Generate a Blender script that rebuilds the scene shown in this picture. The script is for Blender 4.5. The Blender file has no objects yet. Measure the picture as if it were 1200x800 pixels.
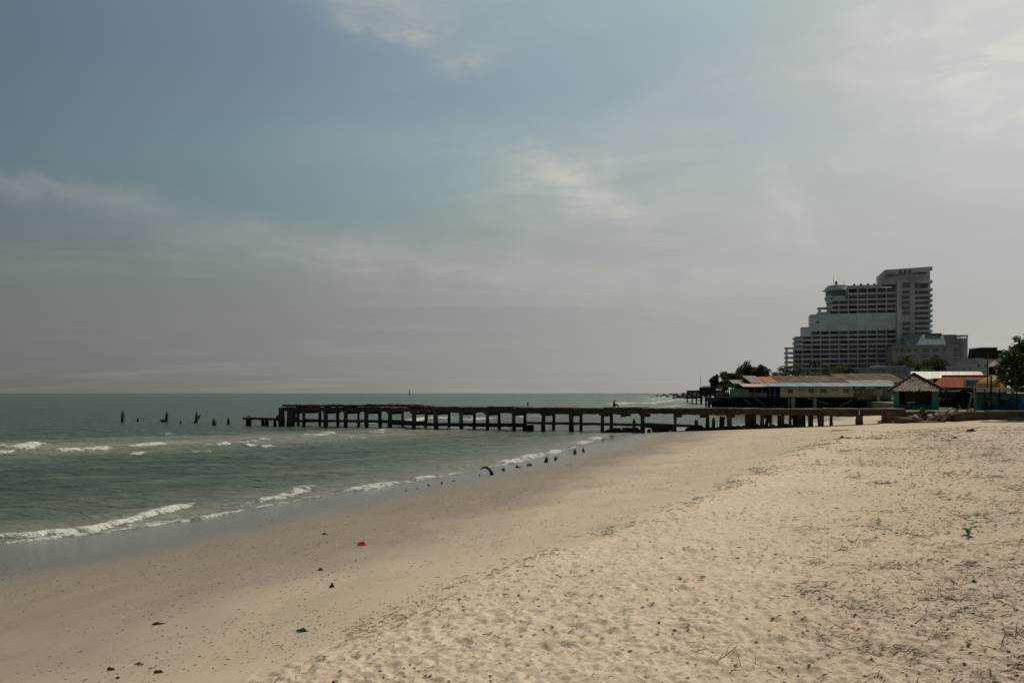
import bpy, math, random
import numpy as np
from mathutils import Vector, Matrix

sc = bpy.context.scene
col = sc.collection
rng = np.random.default_rng(11)
random.seed(5)
R = math.radians

# ------------------------------------------------------------------ camera
F = 1000.0          # focal length in photograph pixels (1200 wide)
EYE = 4.0           # eye height above the still water
cam_d = bpy.data.cameras.new('camera')
cam_d.sensor_width = 36.0
cam_d.lens = 30.0
cam_d.shift_y = 60.0 / 1200.0
cam_d.clip_start = 0.1
cam_d.clip_end = 30000.0
cam = bpy.data.objects.new('camera', cam_d)
cam.location = (0, 0, EYE)
cam.rotation_euler = (R(90), 0, 0)
col.objects.link(cam)
sc.camera = cam

# ------------------------------------------------------------------ light
SUN_EL, SUN_AZ = 56.0, 52.0      # azimuth measured from +Y towards +X
sun_d = bpy.data.lights.new('sun', 'SUN')
sun_d.energy = 3.3
sun_d.angle = R(0.9)
sun_d.color = (1.0, 0.945, 0.86)
sun = bpy.data.objects.new('sun', sun_d)
sd = Vector((math.cos(R(SUN_EL)) * math.sin(R(SUN_AZ)), math.cos(R(SUN_EL)) * math.cos(R(SUN_AZ)), math.sin(R(SUN_EL))))
sun.rotation_euler = sd.to_track_quat('Z', 'Y').to_euler()
sun.location = (60, 40, 90)
col.objects.link(sun)

sc.view_settings.view_transform = 'Standard'
sc.view_settings.look = 'None'
sc.view_settings.exposure = 0.0
sc.view_settings.gamma = 1.0
sc.view_settings.use_curve_mapping = False
sc.cycles.max_bounces = 6
sc.cycles.diffuse_bounces = 3
sc.cycles.glossy_bounces = 3
sc.cycles.transmission_bounces = 4
sc.cycles.volume_bounces = 0
sc.cycles.use_denoising = True
sc.cycles.caustics_reflective = False
sc.cycles.caustics_refractive = False


class NT:
    """small node-tree writer"""
    def __init__(self, nt):
        self.t = nt; self.n = nt.nodes; self.l = nt.links
    def new(self, kind, **kw):
        n = self.n.new(kind)
        for k, v in kw.items():
            if k.startswith('i_'):
                key = k[2:]
                n.inputs[int(key) if key.isdigit() else key.replace('_', ' ')].default_value = v
            else:
                setattr(n, k, v)
        return n
    def link(self, a, b): self.l.new(a, b)
    def math(self, op, a, b=None, c=None, clamp=False):
        n = self.n.new('ShaderNodeMath'); n.operation = op; n.use_clamp = clamp
        for i, v in enumerate((a, b, c)):
            if v is None: continue
            if isinstance(v, (int, float)): n.inputs[i].default_value = v
            else: self.l.new(v, n.inputs[i])
        return n.outputs[0]
    def mix(self, f, a, b):
        n = self.n.new('ShaderNodeMix'); n.data_type = 'RGBA'; n.clamp_factor = True
        for s, v in ((n.inputs['Factor'], f), (n.inputs['A'], a), (n.inputs['B'], b)):
            if s.type == 'RGBA' or True:
                pass
        ins = [i for i in n.inputs if i.enabled]
        for s, v in zip(ins, (f, a, b)):
            if isinstance(v, (int, float)): s.default_value = v
            elif isinstance(v, (tuple, list)): s.default_value = (*v[:3], 1.0)
            else: self.l.new(v, s)
        return [o for o in n.outputs if o.enabled][0]
    def ramp(self, f, lo, hi, a=0.0, b=1.0, smooth=True):
        n = self.n.new('ShaderNodeMapRange')
        n.interpolation_type = 'SMOOTHSTEP' if smooth else 'LINEAR'
        n.inputs[1].default_value = lo; n.inputs[2].default_value = hi
        n.inputs[3].default_value = a; n.inputs[4].default_value = b
        self.l.new(f, n.inputs[0]); return n.outputs[0]
    def noise(self, vec, scale, detail=4.0, rough=0.55, dist=0.0, out=0):
        n = self.n.new('ShaderNodeTexNoise')
        n.inputs['Scale'].default_value = scale; n.inputs['Detail'].default_value = detail
        n.inputs['Roughness'].default_value = rough; n.inputs['Distortion'].default_value = dist
        if vec is not None: self.l.new(vec, n.inputs['Vector'])
        return n.outputs[out]


# ------------------------------------------------------------------ sky
world = bpy.data.worlds.new('World')
sc.world = world
world.use_nodes = True
w = NT(world.node_tree); w.n.clear()
out = w.new('ShaderNodeOutputWorld')
bg = w.new('ShaderNodeBackground'); bg.inputs['Strength'].default_value = 0.075
w.link(bg.outputs[0], out.inputs[0])
sky = w.new('ShaderNodeTexSky', sky_type='NISHITA', sun_disc=False)
sky.sun_elevation = R(SUN_EL); sky.sun_rotation = R(SUN_AZ)
sky.air_density = 1.0; sky.dust_density = 2.0; sky.ozone_density = 1.0; sky.altitude = 0.0
tc = w.new('ShaderNodeTexCoord')
sep = w.new('ShaderNodeSeparateXYZ'); w.link(tc.outputs['Generated'], sep.inputs[0])
sx, sy, sz = sep.outputs
az = w.math('MULTIPLY', w.math('ARCTAN2', sx, sy), 57.2958)
el = w.math('MULTIPLY', w.math('ARCSINE', sz), 57.2958)
# high cloud sheet coordinates: the sky dome projected on a layer overhead
zz = w.math('ADD', w.math('MAXIMUM', sz, 0.0), 0.10)
cxy = w.new('ShaderNodeCombineXYZ')
w.link(w.math('DIVIDE', sx, zz), cxy.inputs[0]); w.link(w.math('DIVIDE', sy, zz), cxy.inputs[1])
mp = w.new('ShaderNodeMapping'); mp.inputs['Rotation'].default_value = (0, 0, R(24)); mp.inputs['Scale'].default_value = (0.42, 1.15, 1)
w.link(cxy.outputs[0], mp.inputs[0])
streak = w.noise(mp.outputs[0], 1.25, 7.0, 0.56, 0.7)
broad = w.noise(cxy.outputs[0], 0.33, 3.0, 0.5, 0.3)
# wispy warp for the individual cirrus tufts
aec = w.new('ShaderNodeCombineXYZ'); w.link(az, aec.inputs[0]); w.link(el, aec.inputs[1])
wn = w.noise(aec.outputs[0], 0.16, 5.0, 0.6, 0.4, out=1)
wsep = w.new('ShaderNodeSeparateXYZ'); w.link(wn, wsep.inputs[0])
azw = w.math('MULTIPLY_ADD', w.math('SUBTRACT', wsep.outputs[0], 0.5), 9.0, az)
elw = w.math('MULTIPLY_ADD', w.math('SUBTRACT', wsep.outputs[1], 0.5), 5.0, el)
fib = w.new('ShaderNodeMapping'); fib.inputs['Rotation'].default_value = (0, 0, R(-20)); fib.inputs['Scale'].default_value = (0.13, 0.45, 1)
w.link(aec.outputs[0], fib.inputs[0])
fibre = w.ramp(w.noise(fib.outputs[0], 1.0, 9.0, 0.64, 0.9), 0.36, 0.68)
def tuft(a0, e0, sa, se, rot, amp, wisp=0.75):
    dx = w.math('SUBTRACT', azw, a0); dy = w.math('SUBTRACT', elw, e0)
    c, s = math.cos(R(rot)), math.sin(R(rot))
    u = w.math('ADD', w.math('MULTIPLY', dx, c / sa), w.math('MULTIPLY', dy, s / sa))
    v = w.math('ADD', w.math('MULTIPLY', dx, -s / se), w.math('MULTIPLY', dy, c / se))
    r2 = w.math('ADD', w.math('MULTIPLY', u, u), w.math('MULTIPLY', v, v))
    g = w.math('EXPONENT', w.math('MULTIPLY', r2, -1.0))
    f = w.math('MULTIPLY_ADD', fibre, wisp, 1.0 - wisp)
    return w.math('MULTIPLY', w.math('MULTIPLY', g, f), amp)
tufts = None
for args in (
    (5.2, 13.0, 3.6, 1.5, -26, 0.62, 0.45), (1.5, 14.2, 4.5, 0.9, 8, 0.30, 0.5), (5.0, 13.8, 9.0, 4.0, -8, 0.22, 0.6), (17.6, 11.6, 1.2, 2.2, 14, 0.42, 0.4), (19.5, 9.5, 4.0, 1.2, -15, 0.22, 0.5),
    (20.5, 13.4, 4.5, 0.9, 4, 0.22), (-10.5, 25.0, 7.0, 1.5, -12, 0.60, 0.6), (-5.5, 22.6, 4.0, 1.0, -16, 0.35),
    (29.0, 20.5, 8.5, 6.0, -8, 0.85, 0.45), (34.0, 16.0, 6.0, 3.2, -22, 0.45, 0.5), (20.0, 20.5, 8.0, 1.4, -4, 0.22),
    (-28.5, 12.2, 7.0, 0.8, -7, 0.26, 0.4), (-13.0, 9.0, 11.0, 1.3, -7, 0.26, 0.5), (3.0, 8.0, 14.0, 2.0, -4, 0.26, 0.4), (14.0, 7.5, 9.0, 2.0, 3, 0.1, 0.4),
    (11.0, 18.0, 9.0, 2.4, 10, 0.20), (9.0, 11.5, 14.0, 4.5, -6, 0.18, 0.7), (-3.0, 24.5, 8.0, 2.0, -6, 0.25, 0.5), (-6.0, 8.2, 6.0, 1.0, -5, 0.18),
    (60.0, 30.0, 16.0, 8.0, 10, 0.6, 0.5), (-70.0, 22.0, 18.0, 5.0, -10, 0.4), (150.0, 28.0, 30.0, 8.0, 5, 0.4), (-140.0, 35.0, 25.0, 9.0, -15, 0.4)):
    t_ = tuft(*args)
    tufts = t_ if tufts is None else w.math('ADD', tufts, t_)
lay = w.math('MULTIPLY', w.ramp(streak, 0.42, 0.78), w.ramp(broad, 0.35, 0.7))
cmask = w.math('ADD', tufts, w.math('MULTIPLY', lay, 0.34), clamp=True)
# hazy tropical air: contrast of the sky glow round the sun, greyer towards the horizon
svec = w.new('ShaderNodeCombineXYZ'); w.link(sx, svec.inputs[0]); w.link(sy, svec.inputs[1])
w.link(w.math('SQRT', w.math('MULTIPLY_ADD', sz, sz, 0.0030)), svec.inputs[2])
w.link(svec.outputs[0], sky.inputs['Vector'])
def scale_col(c, k):
    n = w.new('ShaderNodeVectorMath', operation='SCALE'); w.link(c, n.inputs[0]); n.inputs['Scale'].default_value = k
    return n.outputs[0]
crv = w.new('ShaderNodeRGBCurve')
cm = crv.mapping; cm.use_clip = False
cc = cm.curves[3]
pts_ = [(0, 0), (.15, .070), (.209, .122), (.25, .185), (.30, .265), (.38, .345), (.47, .41), (.60, .52), (1.0, .80)]
cc.points[0].location = pts_[0]; cc.points[1].location = pts_[-1]
for p_ in pts_[1:-1]: cc.points.new(*p_)
cm.update()
w.link(scale_col(sky.outputs[0], 0.075), crv.inputs['Color'])
hsv = w.new('ShaderNodeHueSaturation'); w.link(crv.outputs[0], hsv.inputs['Color'])
w.link(w.ramp(w.math('ABSOLUTE', el), 2.0, 16.0, 0.42, 0.68), hsv.inputs['Saturation'])
# forward scattering in the thin veil of cirrostratus: brighter towards the sun
dt = w.new('ShaderNodeVectorMath', operation='DOT_PRODUCT'); w.link(tc.outputs['Generated'], dt.inputs[0]); dt.inputs[1].default_value = tuple(sd)
w.link(w.ramp(dt.outputs['Value'], 0.0, 0.80, 0.68, 1.28), hsv.inputs['Value'])
ael = w.math('ABSOLUTE', el)
wc = w.mix(w.ramp(ael, 0.8, 6.0), (1.0, 0.955, 0.93), (0.90, 0.85, 0.775))
wc = w.mix(w.ramp(ael, 7.0, 17.0), wc, (1.02, 0.985, 0.885))
wc = w.mix(w.ramp(ael, 19.0, 27.0), wc, (1.10, 1.14, 0.945))
gr = w.new('ShaderNodeHueSaturation'); gr.inputs['Saturation'].default_value = 0.10; gr.inputs['Value'].default_value = 1.45
w.link(crv.outputs[0], gr.inputs['Color'])
gsel = w.math('MULTIPLY', w.ramp(ael, 9.0, 17.0), w.ramp(dt.outputs['Value'], 0.34, 0.62, 1.0, 0.0))
wt = w.new('ShaderNodeVectorMath', operation='MULTIPLY'); w.link(wc, wt.inputs[0]); wt.inputs[1].default_value = (1.01, 1.10, 0.97)
wc = w.mix(gsel, wc, wt.outputs[0])
skym = w.mix(cmask, hsv.outputs[0], gr.outputs[0])
warm = w.new('ShaderNodeVectorMath', operation='MULTIPLY'); w.link(skym, warm.inputs[0]); w.link(wc, warm.inputs[1])
skyc = warm.outputs[0]
w.link(scale_col(skyc, 10.0), bg.inputs['Color'])
bg.inputs['Strength'].default_value = 0.1
world.cycles.sampling_method = 'MANUAL'
world.cycles.sample_map_resolution = 512

# ------------------------------------------------------------------ helpers
def P(px, py, Y):
    """place a point seen at photograph pixel (px, py) at distance Y"""
    return Vector(((px - 600.0) * Y / F, Y, EYE - (py - 460.0) * Y / F))

ORG = {}

def link(o, parent=None):
    col.objects.link(o)
    if parent is not None:
        o.parent = parent
        ORG[o.name] = ORG.get(parent.name, Vector((0, 0, 0)))
    return o

def tag(o, label=None, cat=None, group=None, kind=None):
    if label: o['label'] = label
    if cat: o['category'] = cat
    if group: o['group'] = group
    if kind: o['kind'] = kind
    return o

def thing(name, label, cat, loc, group=None):
    o = bpy.data.objects.new(name, None)
    o.location = loc
    o.empty_display_size = 0.3
    col.objects.link(o)
    ORG[o.name] = Vector(loc)
    return tag(o, label, cat, group)

def np_mesh(name, verts, faces, smooth=False):
    """verts (n,3) float, faces (m,k) int of one polygon size, or list of arrays"""
    me = bpy.data.meshes.new(name)
    verts = np.asarray(verts, np.float32)
    fl = faces if isinstance(faces, list) else [faces]
    fl = [np.asarray(f, np.int32) for f in fl if len(f)]
    loops = np.concatenate([f.ravel() for f in fl])
    tot = np.concatenate([np.full(len(f), f.shape[1], np.int32) for f in fl])
    start = np.concatenate([[0], np.cumsum(tot)[:-1]]).astype(np.int32)
    me.vertices.add(len(verts)); me.vertices.foreach_set('co', verts.ravel())
    me.loops.add(len(loops)); me.loops.foreach_set('vertex_index', loops)
    me.polygons.add(len(tot)); me.polygons.foreach_set('loop_start', start); me.polygons.foreach_set('loop_total', tot)
    me.update(calc_edges=True)
    me.polygons.foreach_set('use_smooth', np.full(len(tot), smooth, bool))
    return me

class MB:
    """collects simple solids (world coordinates) and links them as one mesh object"""
    def __init__(self): self.v = []; self.f = []; self.sm = []
    def add(self, verts, faces, smooth=False):
        b = len(self.v)
        self.v += [tuple(p) for p in verts]
        self.f += [tuple(i + b for i in f) for f in faces]
        self.sm += [smooth] * len(faces)
        return self
    def box(self, a, b):
        x0, y0, z0 = a; x1, y1, z1 = b
        x0, x1 = min(x0, x1), max(x0, x1); y0, y1 = min(y0, y1), max(y0, y1); z0, z1 = min(z0, z1), max(z0, z1)
        return self.add([(x0, y0, z0), (x1, y0, z0), (x1, y1, z0), (x0, y1, z0), (x0, y0, z1), (x1, y0, z1), (x1, y1, z1), (x0, y1, z1)],
                        [(0, 3, 2, 1), (4, 5, 6, 7), (0, 1, 5, 4), (1, 2, 6, 5), (2, 3, 7, 6), (3, 0, 4, 7)])
    def bar(self, p, q, wd, ht, jit=0.0, n=1):
        """beam from p to q, width wd (sideways), height ht, n segments with jitter"""
        p = Vector(p); q = Vector(q); d = (q - p).normalized()
        up = Vector((0, 0, 1)) if abs(d.z) < 0.95 else Vector((0, 1, 0))
        s = d.cross(up).normalized(); u = s.cross(d).normalized()
        vs = []; fs = []
        for i in range(n + 1):
            c = p.lerp(q, i / n)
            for a, b in ((-1, -1), (1, -1), (1, 1), (-1, 1)):
                j = lambda: random.uniform(-jit, jit)
                vs.append(c + s * (a * wd / 2 + j()) + u * (b * ht / 2 + j()))
        for i in range(n):
            for k in range(4):
                k2 = (k + 1) % 4
                fs.append((i * 4 + k, i * 4 + k2, i * 4 + 4 + k2, i * 4 + 4 + k))
        fs += [(3, 2, 1, 0), (n * 4, n * 4 + 1, n * 4 + 2, n * 4 + 3)]
        return self.add(vs, fs)
    def tube(self, pts, rad, seg=8, smooth=True, jit=0.0):
        pts = [Vector(p) for p in pts]
        if isinstance(rad, (int, float)): rad = [rad] * len(pts)
        vs = []; fs = []
        for i, p in enumerate(pts):
            d = (pts[min(i + 1, len(pts) - 1)] - pts[max(i - 1, 0)]).normalized()
            up = Vector((0, 0, 1)) if abs(d.z) < 0.9 else Vector((0, 1, 0))
            s = d.cross(up).normalized(); u = s.cross(d).normalized()
            for k in range(seg):
                a = 2 * math.pi * k / seg
                r = rad[i] * (1 + random.uniform(-jit, jit))
                vs.append(p + s * (math.cos(a) * r) + u * (math.sin(a) * r))
        for i in range(len(pts) - 1):
            for k in range(seg):
                k2 = (k + 1) % seg
                fs.append((i * seg + k, i * seg + k2, i * seg + seg + k2, i * seg + seg + k))
        self.add(vs, fs, smooth)
        b = len(self.v) - len(vs)
        self.f.append(tuple(b + k for k in range(seg - 1, -1, -1))); self.sm.append(False)
        e = b + (len(pts) - 1) * seg
        self.f.append(tuple(e + k for k in range(seg))); self.sm.append(False)
        return self
    def prism(self, poly, axis, a, b):
        """extrude a 2-D polygon along axis 'x' 'y' or 'z' from a to b"""
        n = len(poly)
        def mk(p, t):
            if axis == 'x': return (t, p[0], p[1])
            if axis == 'y': return (p[0], t, p[1])
            return (p[0], p[1], t)
        vs = [mk(p, a) for p in poly] + [mk(p, b) for p in poly]
        fs = [tuple(range(n - 1, -1, -1)), tuple(range(n, 2 * n))]
        fs += [(i, (i + 1) % n, n + (i + 1) % n, n + i) for i in range(n)]
        return self.add(vs, fs)
    def slab(self, quad, th):
        """a plate of thickness th under the four points of quad"""
        q = [Vector(p) for p in quad]
        n = (q[1] - q[0]).cross(q[2] - q[0]).normalized()
        if n.z < 0: n = -n
        vs = q + [p - n * th for p in q]
        m = len(q)
        fs = [tuple(range(m)), tuple(range(2 * m - 1, m - 1, -1))] + [(i, m + i, m + (i + 1) % m, (i + 1) % m) for i in range(m)]
        return self.add(vs, fs)
    def build(self, name, mat, parent=None, bevel=0.0):
        me = bpy.data.meshes.new(name)
        off = ORG.get(parent.name, Vector((0, 0, 0))) if parent is not None else Vector((0, 0, 0))
        base = Vector((0, 0, 0))
        if parent is None:
            a = np.array(self.v); base = Vector((float(a[:, 0].mean()), float(a[:, 1].mean()), float(a[:, 2].min())))
            off = base
        me.from_pydata([(p[0] - off.x, p[1] - off.y, p[2] - off.z) for p in self.v], [], self.f)
        me.polygons.foreach_set('use_smooth', self.sm)
        import bmesh
        bm = bmesh.new(); bm.from_mesh(me); bmesh.ops.recalc_face_normals(bm, faces=bm.faces)
        if bevel > 0:
            bmesh.ops.bevel(bm, geom=list(bm.edges), offset=bevel, segments=1, affect='EDGES', clamp_overlap=True)
        bm.to_mesh(me); bm.free()
        me.materials.append(mat)
        o = bpy.data.objects.new(name, me)
        if parent is None:
            o.location = base
        link(o, parent)
        if parent is None: ORG[o.name] = base
        return o

def copy_tree(o, parent=None):
    c = o.copy(); col.objects.link(c)
    ORG[c.name] = ORG.get(o.name, Vector((0, 0, 0)))
    c.parent = parent
    for ch in [x for x in bpy.data.objects if x.parent == o]:
        copy_tree(ch, c)
    return c

UNIT = {}
def piece(name, mat, lo, hi, parent):
    """box-shaped piece that shares one bevelled mesh per material"""
    key = mat.name
    if key not in UNIT:
        m = MB().box((-.5, -.5, -.5), (.5, .5, .5))
        me = bpy.data.meshes.new('piece_' + key)
        me.from_pydata(m.v, [], m.f); me.materials.append(mat)
        UNIT[key] = me
    o = bpy.data.objects.new(name, UNIT[key])
    lo = Vector(lo); hi = Vector(hi)
    c = (lo + hi) / 2 - ORG[parent.name]
    o.location = c
    o.scale = (max(abs(hi.x - lo.x), .001), max(abs(hi.y - lo.y), .001), max(abs(hi.z - lo.z), .001))
    link(o, parent)
    return o

def subpiece(name, mat, lo, hi, part):
    """box piece under a scaled part: keeps its own size"""
    o = piece(name, mat, lo, hi, part)
    o.matrix_parent_inverse = Matrix.LocRotScale(part.location, None, part.scale).inverted()
    return o

# ------------------------------------------------------------------ materials
MATS = {}
def mat(name, c1, c2=None, rough=0.8, scale=3.0, detail=5.0, bump=0.0, bscale=None, stain=None, stain_scale=0.6, spec=0.12, lo=0.35, hi=0.65, metal=0.0, stretch=None, trans=0.0):
    if name in MATS: return MATS[name]
    m = bpy.data.materials.new(name); m.use_nodes = True
    t = NT(m.node_tree)
    b = t.n['Principled BSDF']
    b.inputs['Roughness'].default_value = rough
    b.inputs['Specular IOR Level'].default_value = spec
    b.inputs['Metallic'].default_value = metal
    g = t.new('ShaderNodeNewGeometry')
    pos = g.outputs['Position']
    if stretch:
        mpn = t.new('ShaderNodeMapping'); mpn.inputs['Scale'].default_value = stretch
        t.link(pos, mpn.inputs[0]); pos = mpn.outputs[0]
    c2 = c2 or tuple(x * 0.75 for x in c1)
    f = t.ramp(t.noise(pos, scale, detail, 0.6), lo, hi)
    c = t.mix(f, c1, c2)
    if stain:
        f2 = t.ramp(t.noise(pos, stain_scale, 5.0, 0.65), 0.48, 0.68)
        c = t.mix(f2, c, stain)
    # each object a shade of its own
    oi = t.new('ShaderNodeObjectInfo')
    hv = t.new('ShaderNodeHueSaturation')
    t.link(t.ramp(oi.outputs['Random'], 0, 1, 0.88, 1.12, smooth=False), hv.inputs['Value'])
    t.link(c, hv.inputs['Color'])
    t.link(hv.outputs[0], b.inputs['Base Color'])
    if trans > 0:
        tr = t.new('ShaderNodeBsdfTranslucent'); t.link(hv.outputs[0], tr.inputs['Color'])
        ms = t.new('ShaderNodeMixShader'); ms.inputs[0].default_value = trans
        t.link(b.outputs[0], ms.inputs[1]); t.link(tr.outputs[0], ms.inputs[2])
        t.link(ms.outputs[0], t.n['Material Output'].inputs['Surface'])
    if bump > 0:
        bn = t.new('ShaderNodeBump'); bn.inputs['Strength'].default_value = 0.7; bn.inputs['Distance'].default_value = bump
        t.link(t.noise(pos, bscale or scale * 4, 5.0, 0.6), bn.inputs['Height'])
        t.link(bn.outputs[0], b.inputs['Normal'])
    MATS[name] = m
    return m

TAB = {}
def fbm(x, y, seed=0, octaves=4, lac=2.0, gain=0.5):
    """value noise on numpy arrays, about -1..1"""
    if seed not in TAB: TAB[seed] = np.random.default_rng(seed).random((256, 256)).astype(np.float32)
    tab = TAB[seed]
    out = np.zeros_like(x, np.float32); amp = 1.0; tot = 0.0; fx, fy = x.astype(np.float64), y.astype(np.float64)
    for o in range(octaves):
        ix = np.floor(fx).astype(np.int64); iy = np.floor(fy).astype(np.int64)
        u = fx - ix; v = fy - iy
        u = u * u * (3 - 2 * u); v = v * v * (3 - 2 * v)
        a = tab[ix & 255, iy & 255]; b = tab[(ix + 1) & 255, iy & 255]; c = tab[ix & 255, (iy + 1) & 255]; d = tab[(ix + 1) & 255, (iy + 1) & 255]
        out += amp * ((a * (1 - u) + b * u) * (1 - v) + (c * (1 - u) + d * u) * v)
        tot += amp; amp *= gain; fx = fx * lac + 17.3; fy = fy * lac + 9.1
    return (out / tot) * 2 - 1

def sstep(x, a, b):
    t = np.clip((x - a) / (b - a), 0, 1); return t * t * (3 - 2 * t)

# ------------------------------------------------------------------ beach
WY = np.array([-40, 0, 12, 22.5, 24.7, 28.6, 33.3, 40, 50, 59.7, 80, 90, 100, 112, 133, 165, 210, 300, 360, 430, 600, 900, 1500, 3000.])
WX = np.array([-62, -31, -21.5, -13.5, -11.9, -9.3, -6.8, -3.6, 0.2, 3.4, 8.8, 15.5, 24.5, 36, 47, 56, 64, 76, 84, 112, 136, 205, 420, 1200.])
BY = np.array([-40, 0, 6.8, 10.7, 14, 20, 35, 60, 77, 110, 165, 300, 600, 3000.])
BX = np.array([-30, -5.6, -2.2, -0.4, 1.4, 4.6, 11.5, 24.5, 33, 52, 74, 92, 155, 1240.])
ZY = np.array([-40, 0, 14, 35, 60, 77, 120, 3000.])
ZB = np.array([1.7, 1.7, 1.68, 1.5, 1.25, 1.15, 1.1, 1.1])

def waterline(Y): return np.interp(Y, WY, WX)
def bermline(Y): return np.interp(Y, BY, BX)

def ground0(X, Y):
    xw = waterline(Y); xb = bermline(Y) + 0.35 * fbm(X * 0.25, Y * 0.35, 3, 3)
    zb = np.interp(Y, ZY, ZB)
    u = (X - xw) / (xb - xw)
    cv = np.interp(Y, [0, 30, 60, 90], [.66, .60, .35, .14])
    fore = zb * ((1 - cv) * u + cv * u * u)
    sub = np.maximum((X - xw) * 0.055, -3.0)
    dx = np.maximum(X - xb, 0)
    back = zb + 0.42 * (1 - np.exp(-dx / 8.0)) + 0.05 * sstep(dx, 0, 0.5)
    z = np.where(u < 0, sub, np.where(u < 1, fore, back))
    # low beach cusps and uneven dry sand
    dry = sstep(u, 0.97, 1.06)
    n = fbm(X * 0.16, Y * 0.16, 7, 3) * 0.07 + fbm(X * 0.7, Y * 0.7, 8, 3) * 0.035
    z = z + dry * n + (1 - dry) * sstep(u, 0.1, 0.5) * fbm(X * 0.12, Y * 0.12, 9, 2) * 0.05
    # small hummocks held by creepers on the right
    hum = sstep(dx, 4.0, 9.0) * np.maximum(fbm(X * 0.55, Y * 0.4, 21, 3), 0) * 0.16
    return z + hum, u, dx

# dents and footprints: one height map, 2 cm cells
MX0, MX1, MY0, MY1, MR = -14.0, 26.0, 1.0, 47.0, 0.02
MW, MH = int((MX1 - MX0) / MR), int((MY1 - MY0) / MR)
DENT = np.zeros((MH, MW), np.float32)
def stamp(n, xs, ys, rad, dep, asp, rim):
    for i in range(n):
        r = rad[i]; a = random.random() * math.pi
        k = int(r * 1.9 * max(1, asp[i]) / MR) + 1
        cx = int((xs[i] - MX0) / MR); cy = int((ys[i] - MY0) / MR)
        if cx - k < 0 or cy - k < 0 or cx + k >= MW or cy + k >= MH: continue
        g = np.arange(-k, k + 1) * MR
        gx, gy = np.meshgrid(g, g)
        ux = (gx * math.cos(a) + gy * math.sin(a)) / (r * asp[i]); uy = (-gx * math.sin(a) + gy * math.cos(a)) / r
        d = np.sqrt(ux * ux + uy * uy)
        h = -np.exp(-(d * 1.15) ** 4) * dep[i] + rim * dep[i] * np.exp(-((d - 1.3) / 0.32) ** 2)
        DENT[cy - k:cy + k + 1, cx - k:cx + k + 1] += h.astype(np.float32)
N1 = 30000
ys_ = 2.0 + 42 * rng.random(N1) ** 1.7
xs_ = bermline(ys_) + 0.15 + rng.random(N1) * np.clip(0.72 * ys_ + 2.5 - bermline(ys_), 0.5, 60)
rad_ = 0.035 + 0.07 * rng.random(N1) ** 1.3
stamp(N1, xs_, ys_, rad_, 0.004 + 0.015 * rng.random(N1) * (rad_ / 0.08), 1.0 + 1.6 * rng.random(N1) ** 2, 0.4)
# walking lines of bare feet on the firm sand and across the berm
for (x0, y0, x1, y1) in ((-4.5, 5, 3.5, 34), (-2.6, 4, 2.0, 17), (-9, 12, 1, 40), (-6, 7, -3, 20), (-1.5, 9, 6, 30)):
    L = math.hypot(x1 - x0, y1 - y0); n = int(L / 0.62)
    tt = (np.arange(n) + 0.3 * rng.random(n)) / n
    ox = np.where(np.arange(n) % 2 == 0, 0.11, -0.11) + 0.25 * np.sin(tt * 9)
    stamp(n, x0 + (x1 - x0) * tt + ox, y0 + (y1 - y0) * tt, 0.05 + 0.015 * rng.random(n), 0.008 + 0.008 * rng.random(n), np.full(n, 2.0), 0.3)
N3 = 46000
ys_ = 2.6 + 14 * rng.random(N3) ** 1.6
xs_ = bermline(ys_) + 0.1 + rng.random(N3) * np.clip(0.70 * ys_ + 1.5 - bermline(ys_), 0.5, 60)
stamp(N3, xs_, ys_, .016 + .022 * rng.random(N3), .003 + .008 * rng.random(N3), 1.0 + 1.2 * rng.random(N3), .5)
N2 = 5200
ys_ = 5.0 + 40 * rng.random(N2) ** 1.4; f_ = .18 + .80 * rng.random(N2)
xs_ = waterline(ys_) + (bermline(ys_) - waterline(ys_)) * f_
k_ = fbm(xs_ * .5, ys_ * .4, 45, 3) > -.05
xs_, ys_ = xs_[k_], ys_[k_]; n_ = len(xs_)
stamp(n_, xs_, ys_, .025 + .06 * rng.random(n_) ** 2, .003 + .007 * rng.random(n_), 1.0 + 1.8 * rng.random(n_) ** 2, .3)
print('dents done')

def dent(X, Y):
    fx = (X - MX0) / MR; fy = (Y - MY0) / MR
    ok = (fx > 1) & (fy > 1) & (fx < MW - 2) & (fy < MH - 2)
    fx = np.where(ok, fx, 1); fy = np.where(ok, fy, 1)
    ix = fx.astype(int); iy = fy.astype(int); u = fx - ix; v = fy - iy
    h = (DENT[iy, ix] * (1 - u) + DENT[iy, ix + 1] * u) * (1 - v) + (DENT[iy + 1, ix] * (1 - u) + DENT[iy + 1, ix + 1] * u) * v
    return np.where(ok, h, 0)

def ground(X, Y, fine=True):
    X = np.asarray(X, np.float64); Y = np.asarray(Y, np.float64)
    z, u, dx = ground0(X, Y)
    if fine: z = z + np.clip(.72 * dent(X, Y), -0.026, 0.02)
    return z
def gz(x, y): return float(ground(np.array([x]), np.array([y]))[0])

def on_sand(px, py):
    """point of the beach under photograph pixel (px, py)"""
    Y = EYE * 0.5 * F / (py - 460.0)
    for _ in range(60):
        z = float(ground(np.array([(px - 600) * Y / F]), np.array([Y]), False)[0])
        Y += 0.5 * ((EYE - z) * F / (py - 460.0) - Y)
    X = (px - 600) * Y / F
    return Vector((X, Y, gz(X, Y)))

def rows_from(y0, step_fn, ymax):
    r = [y0]
    while r[-1] < ymax: r.append(r[-1] + step_fn(r[-1]))
    return np.array(r)

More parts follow.
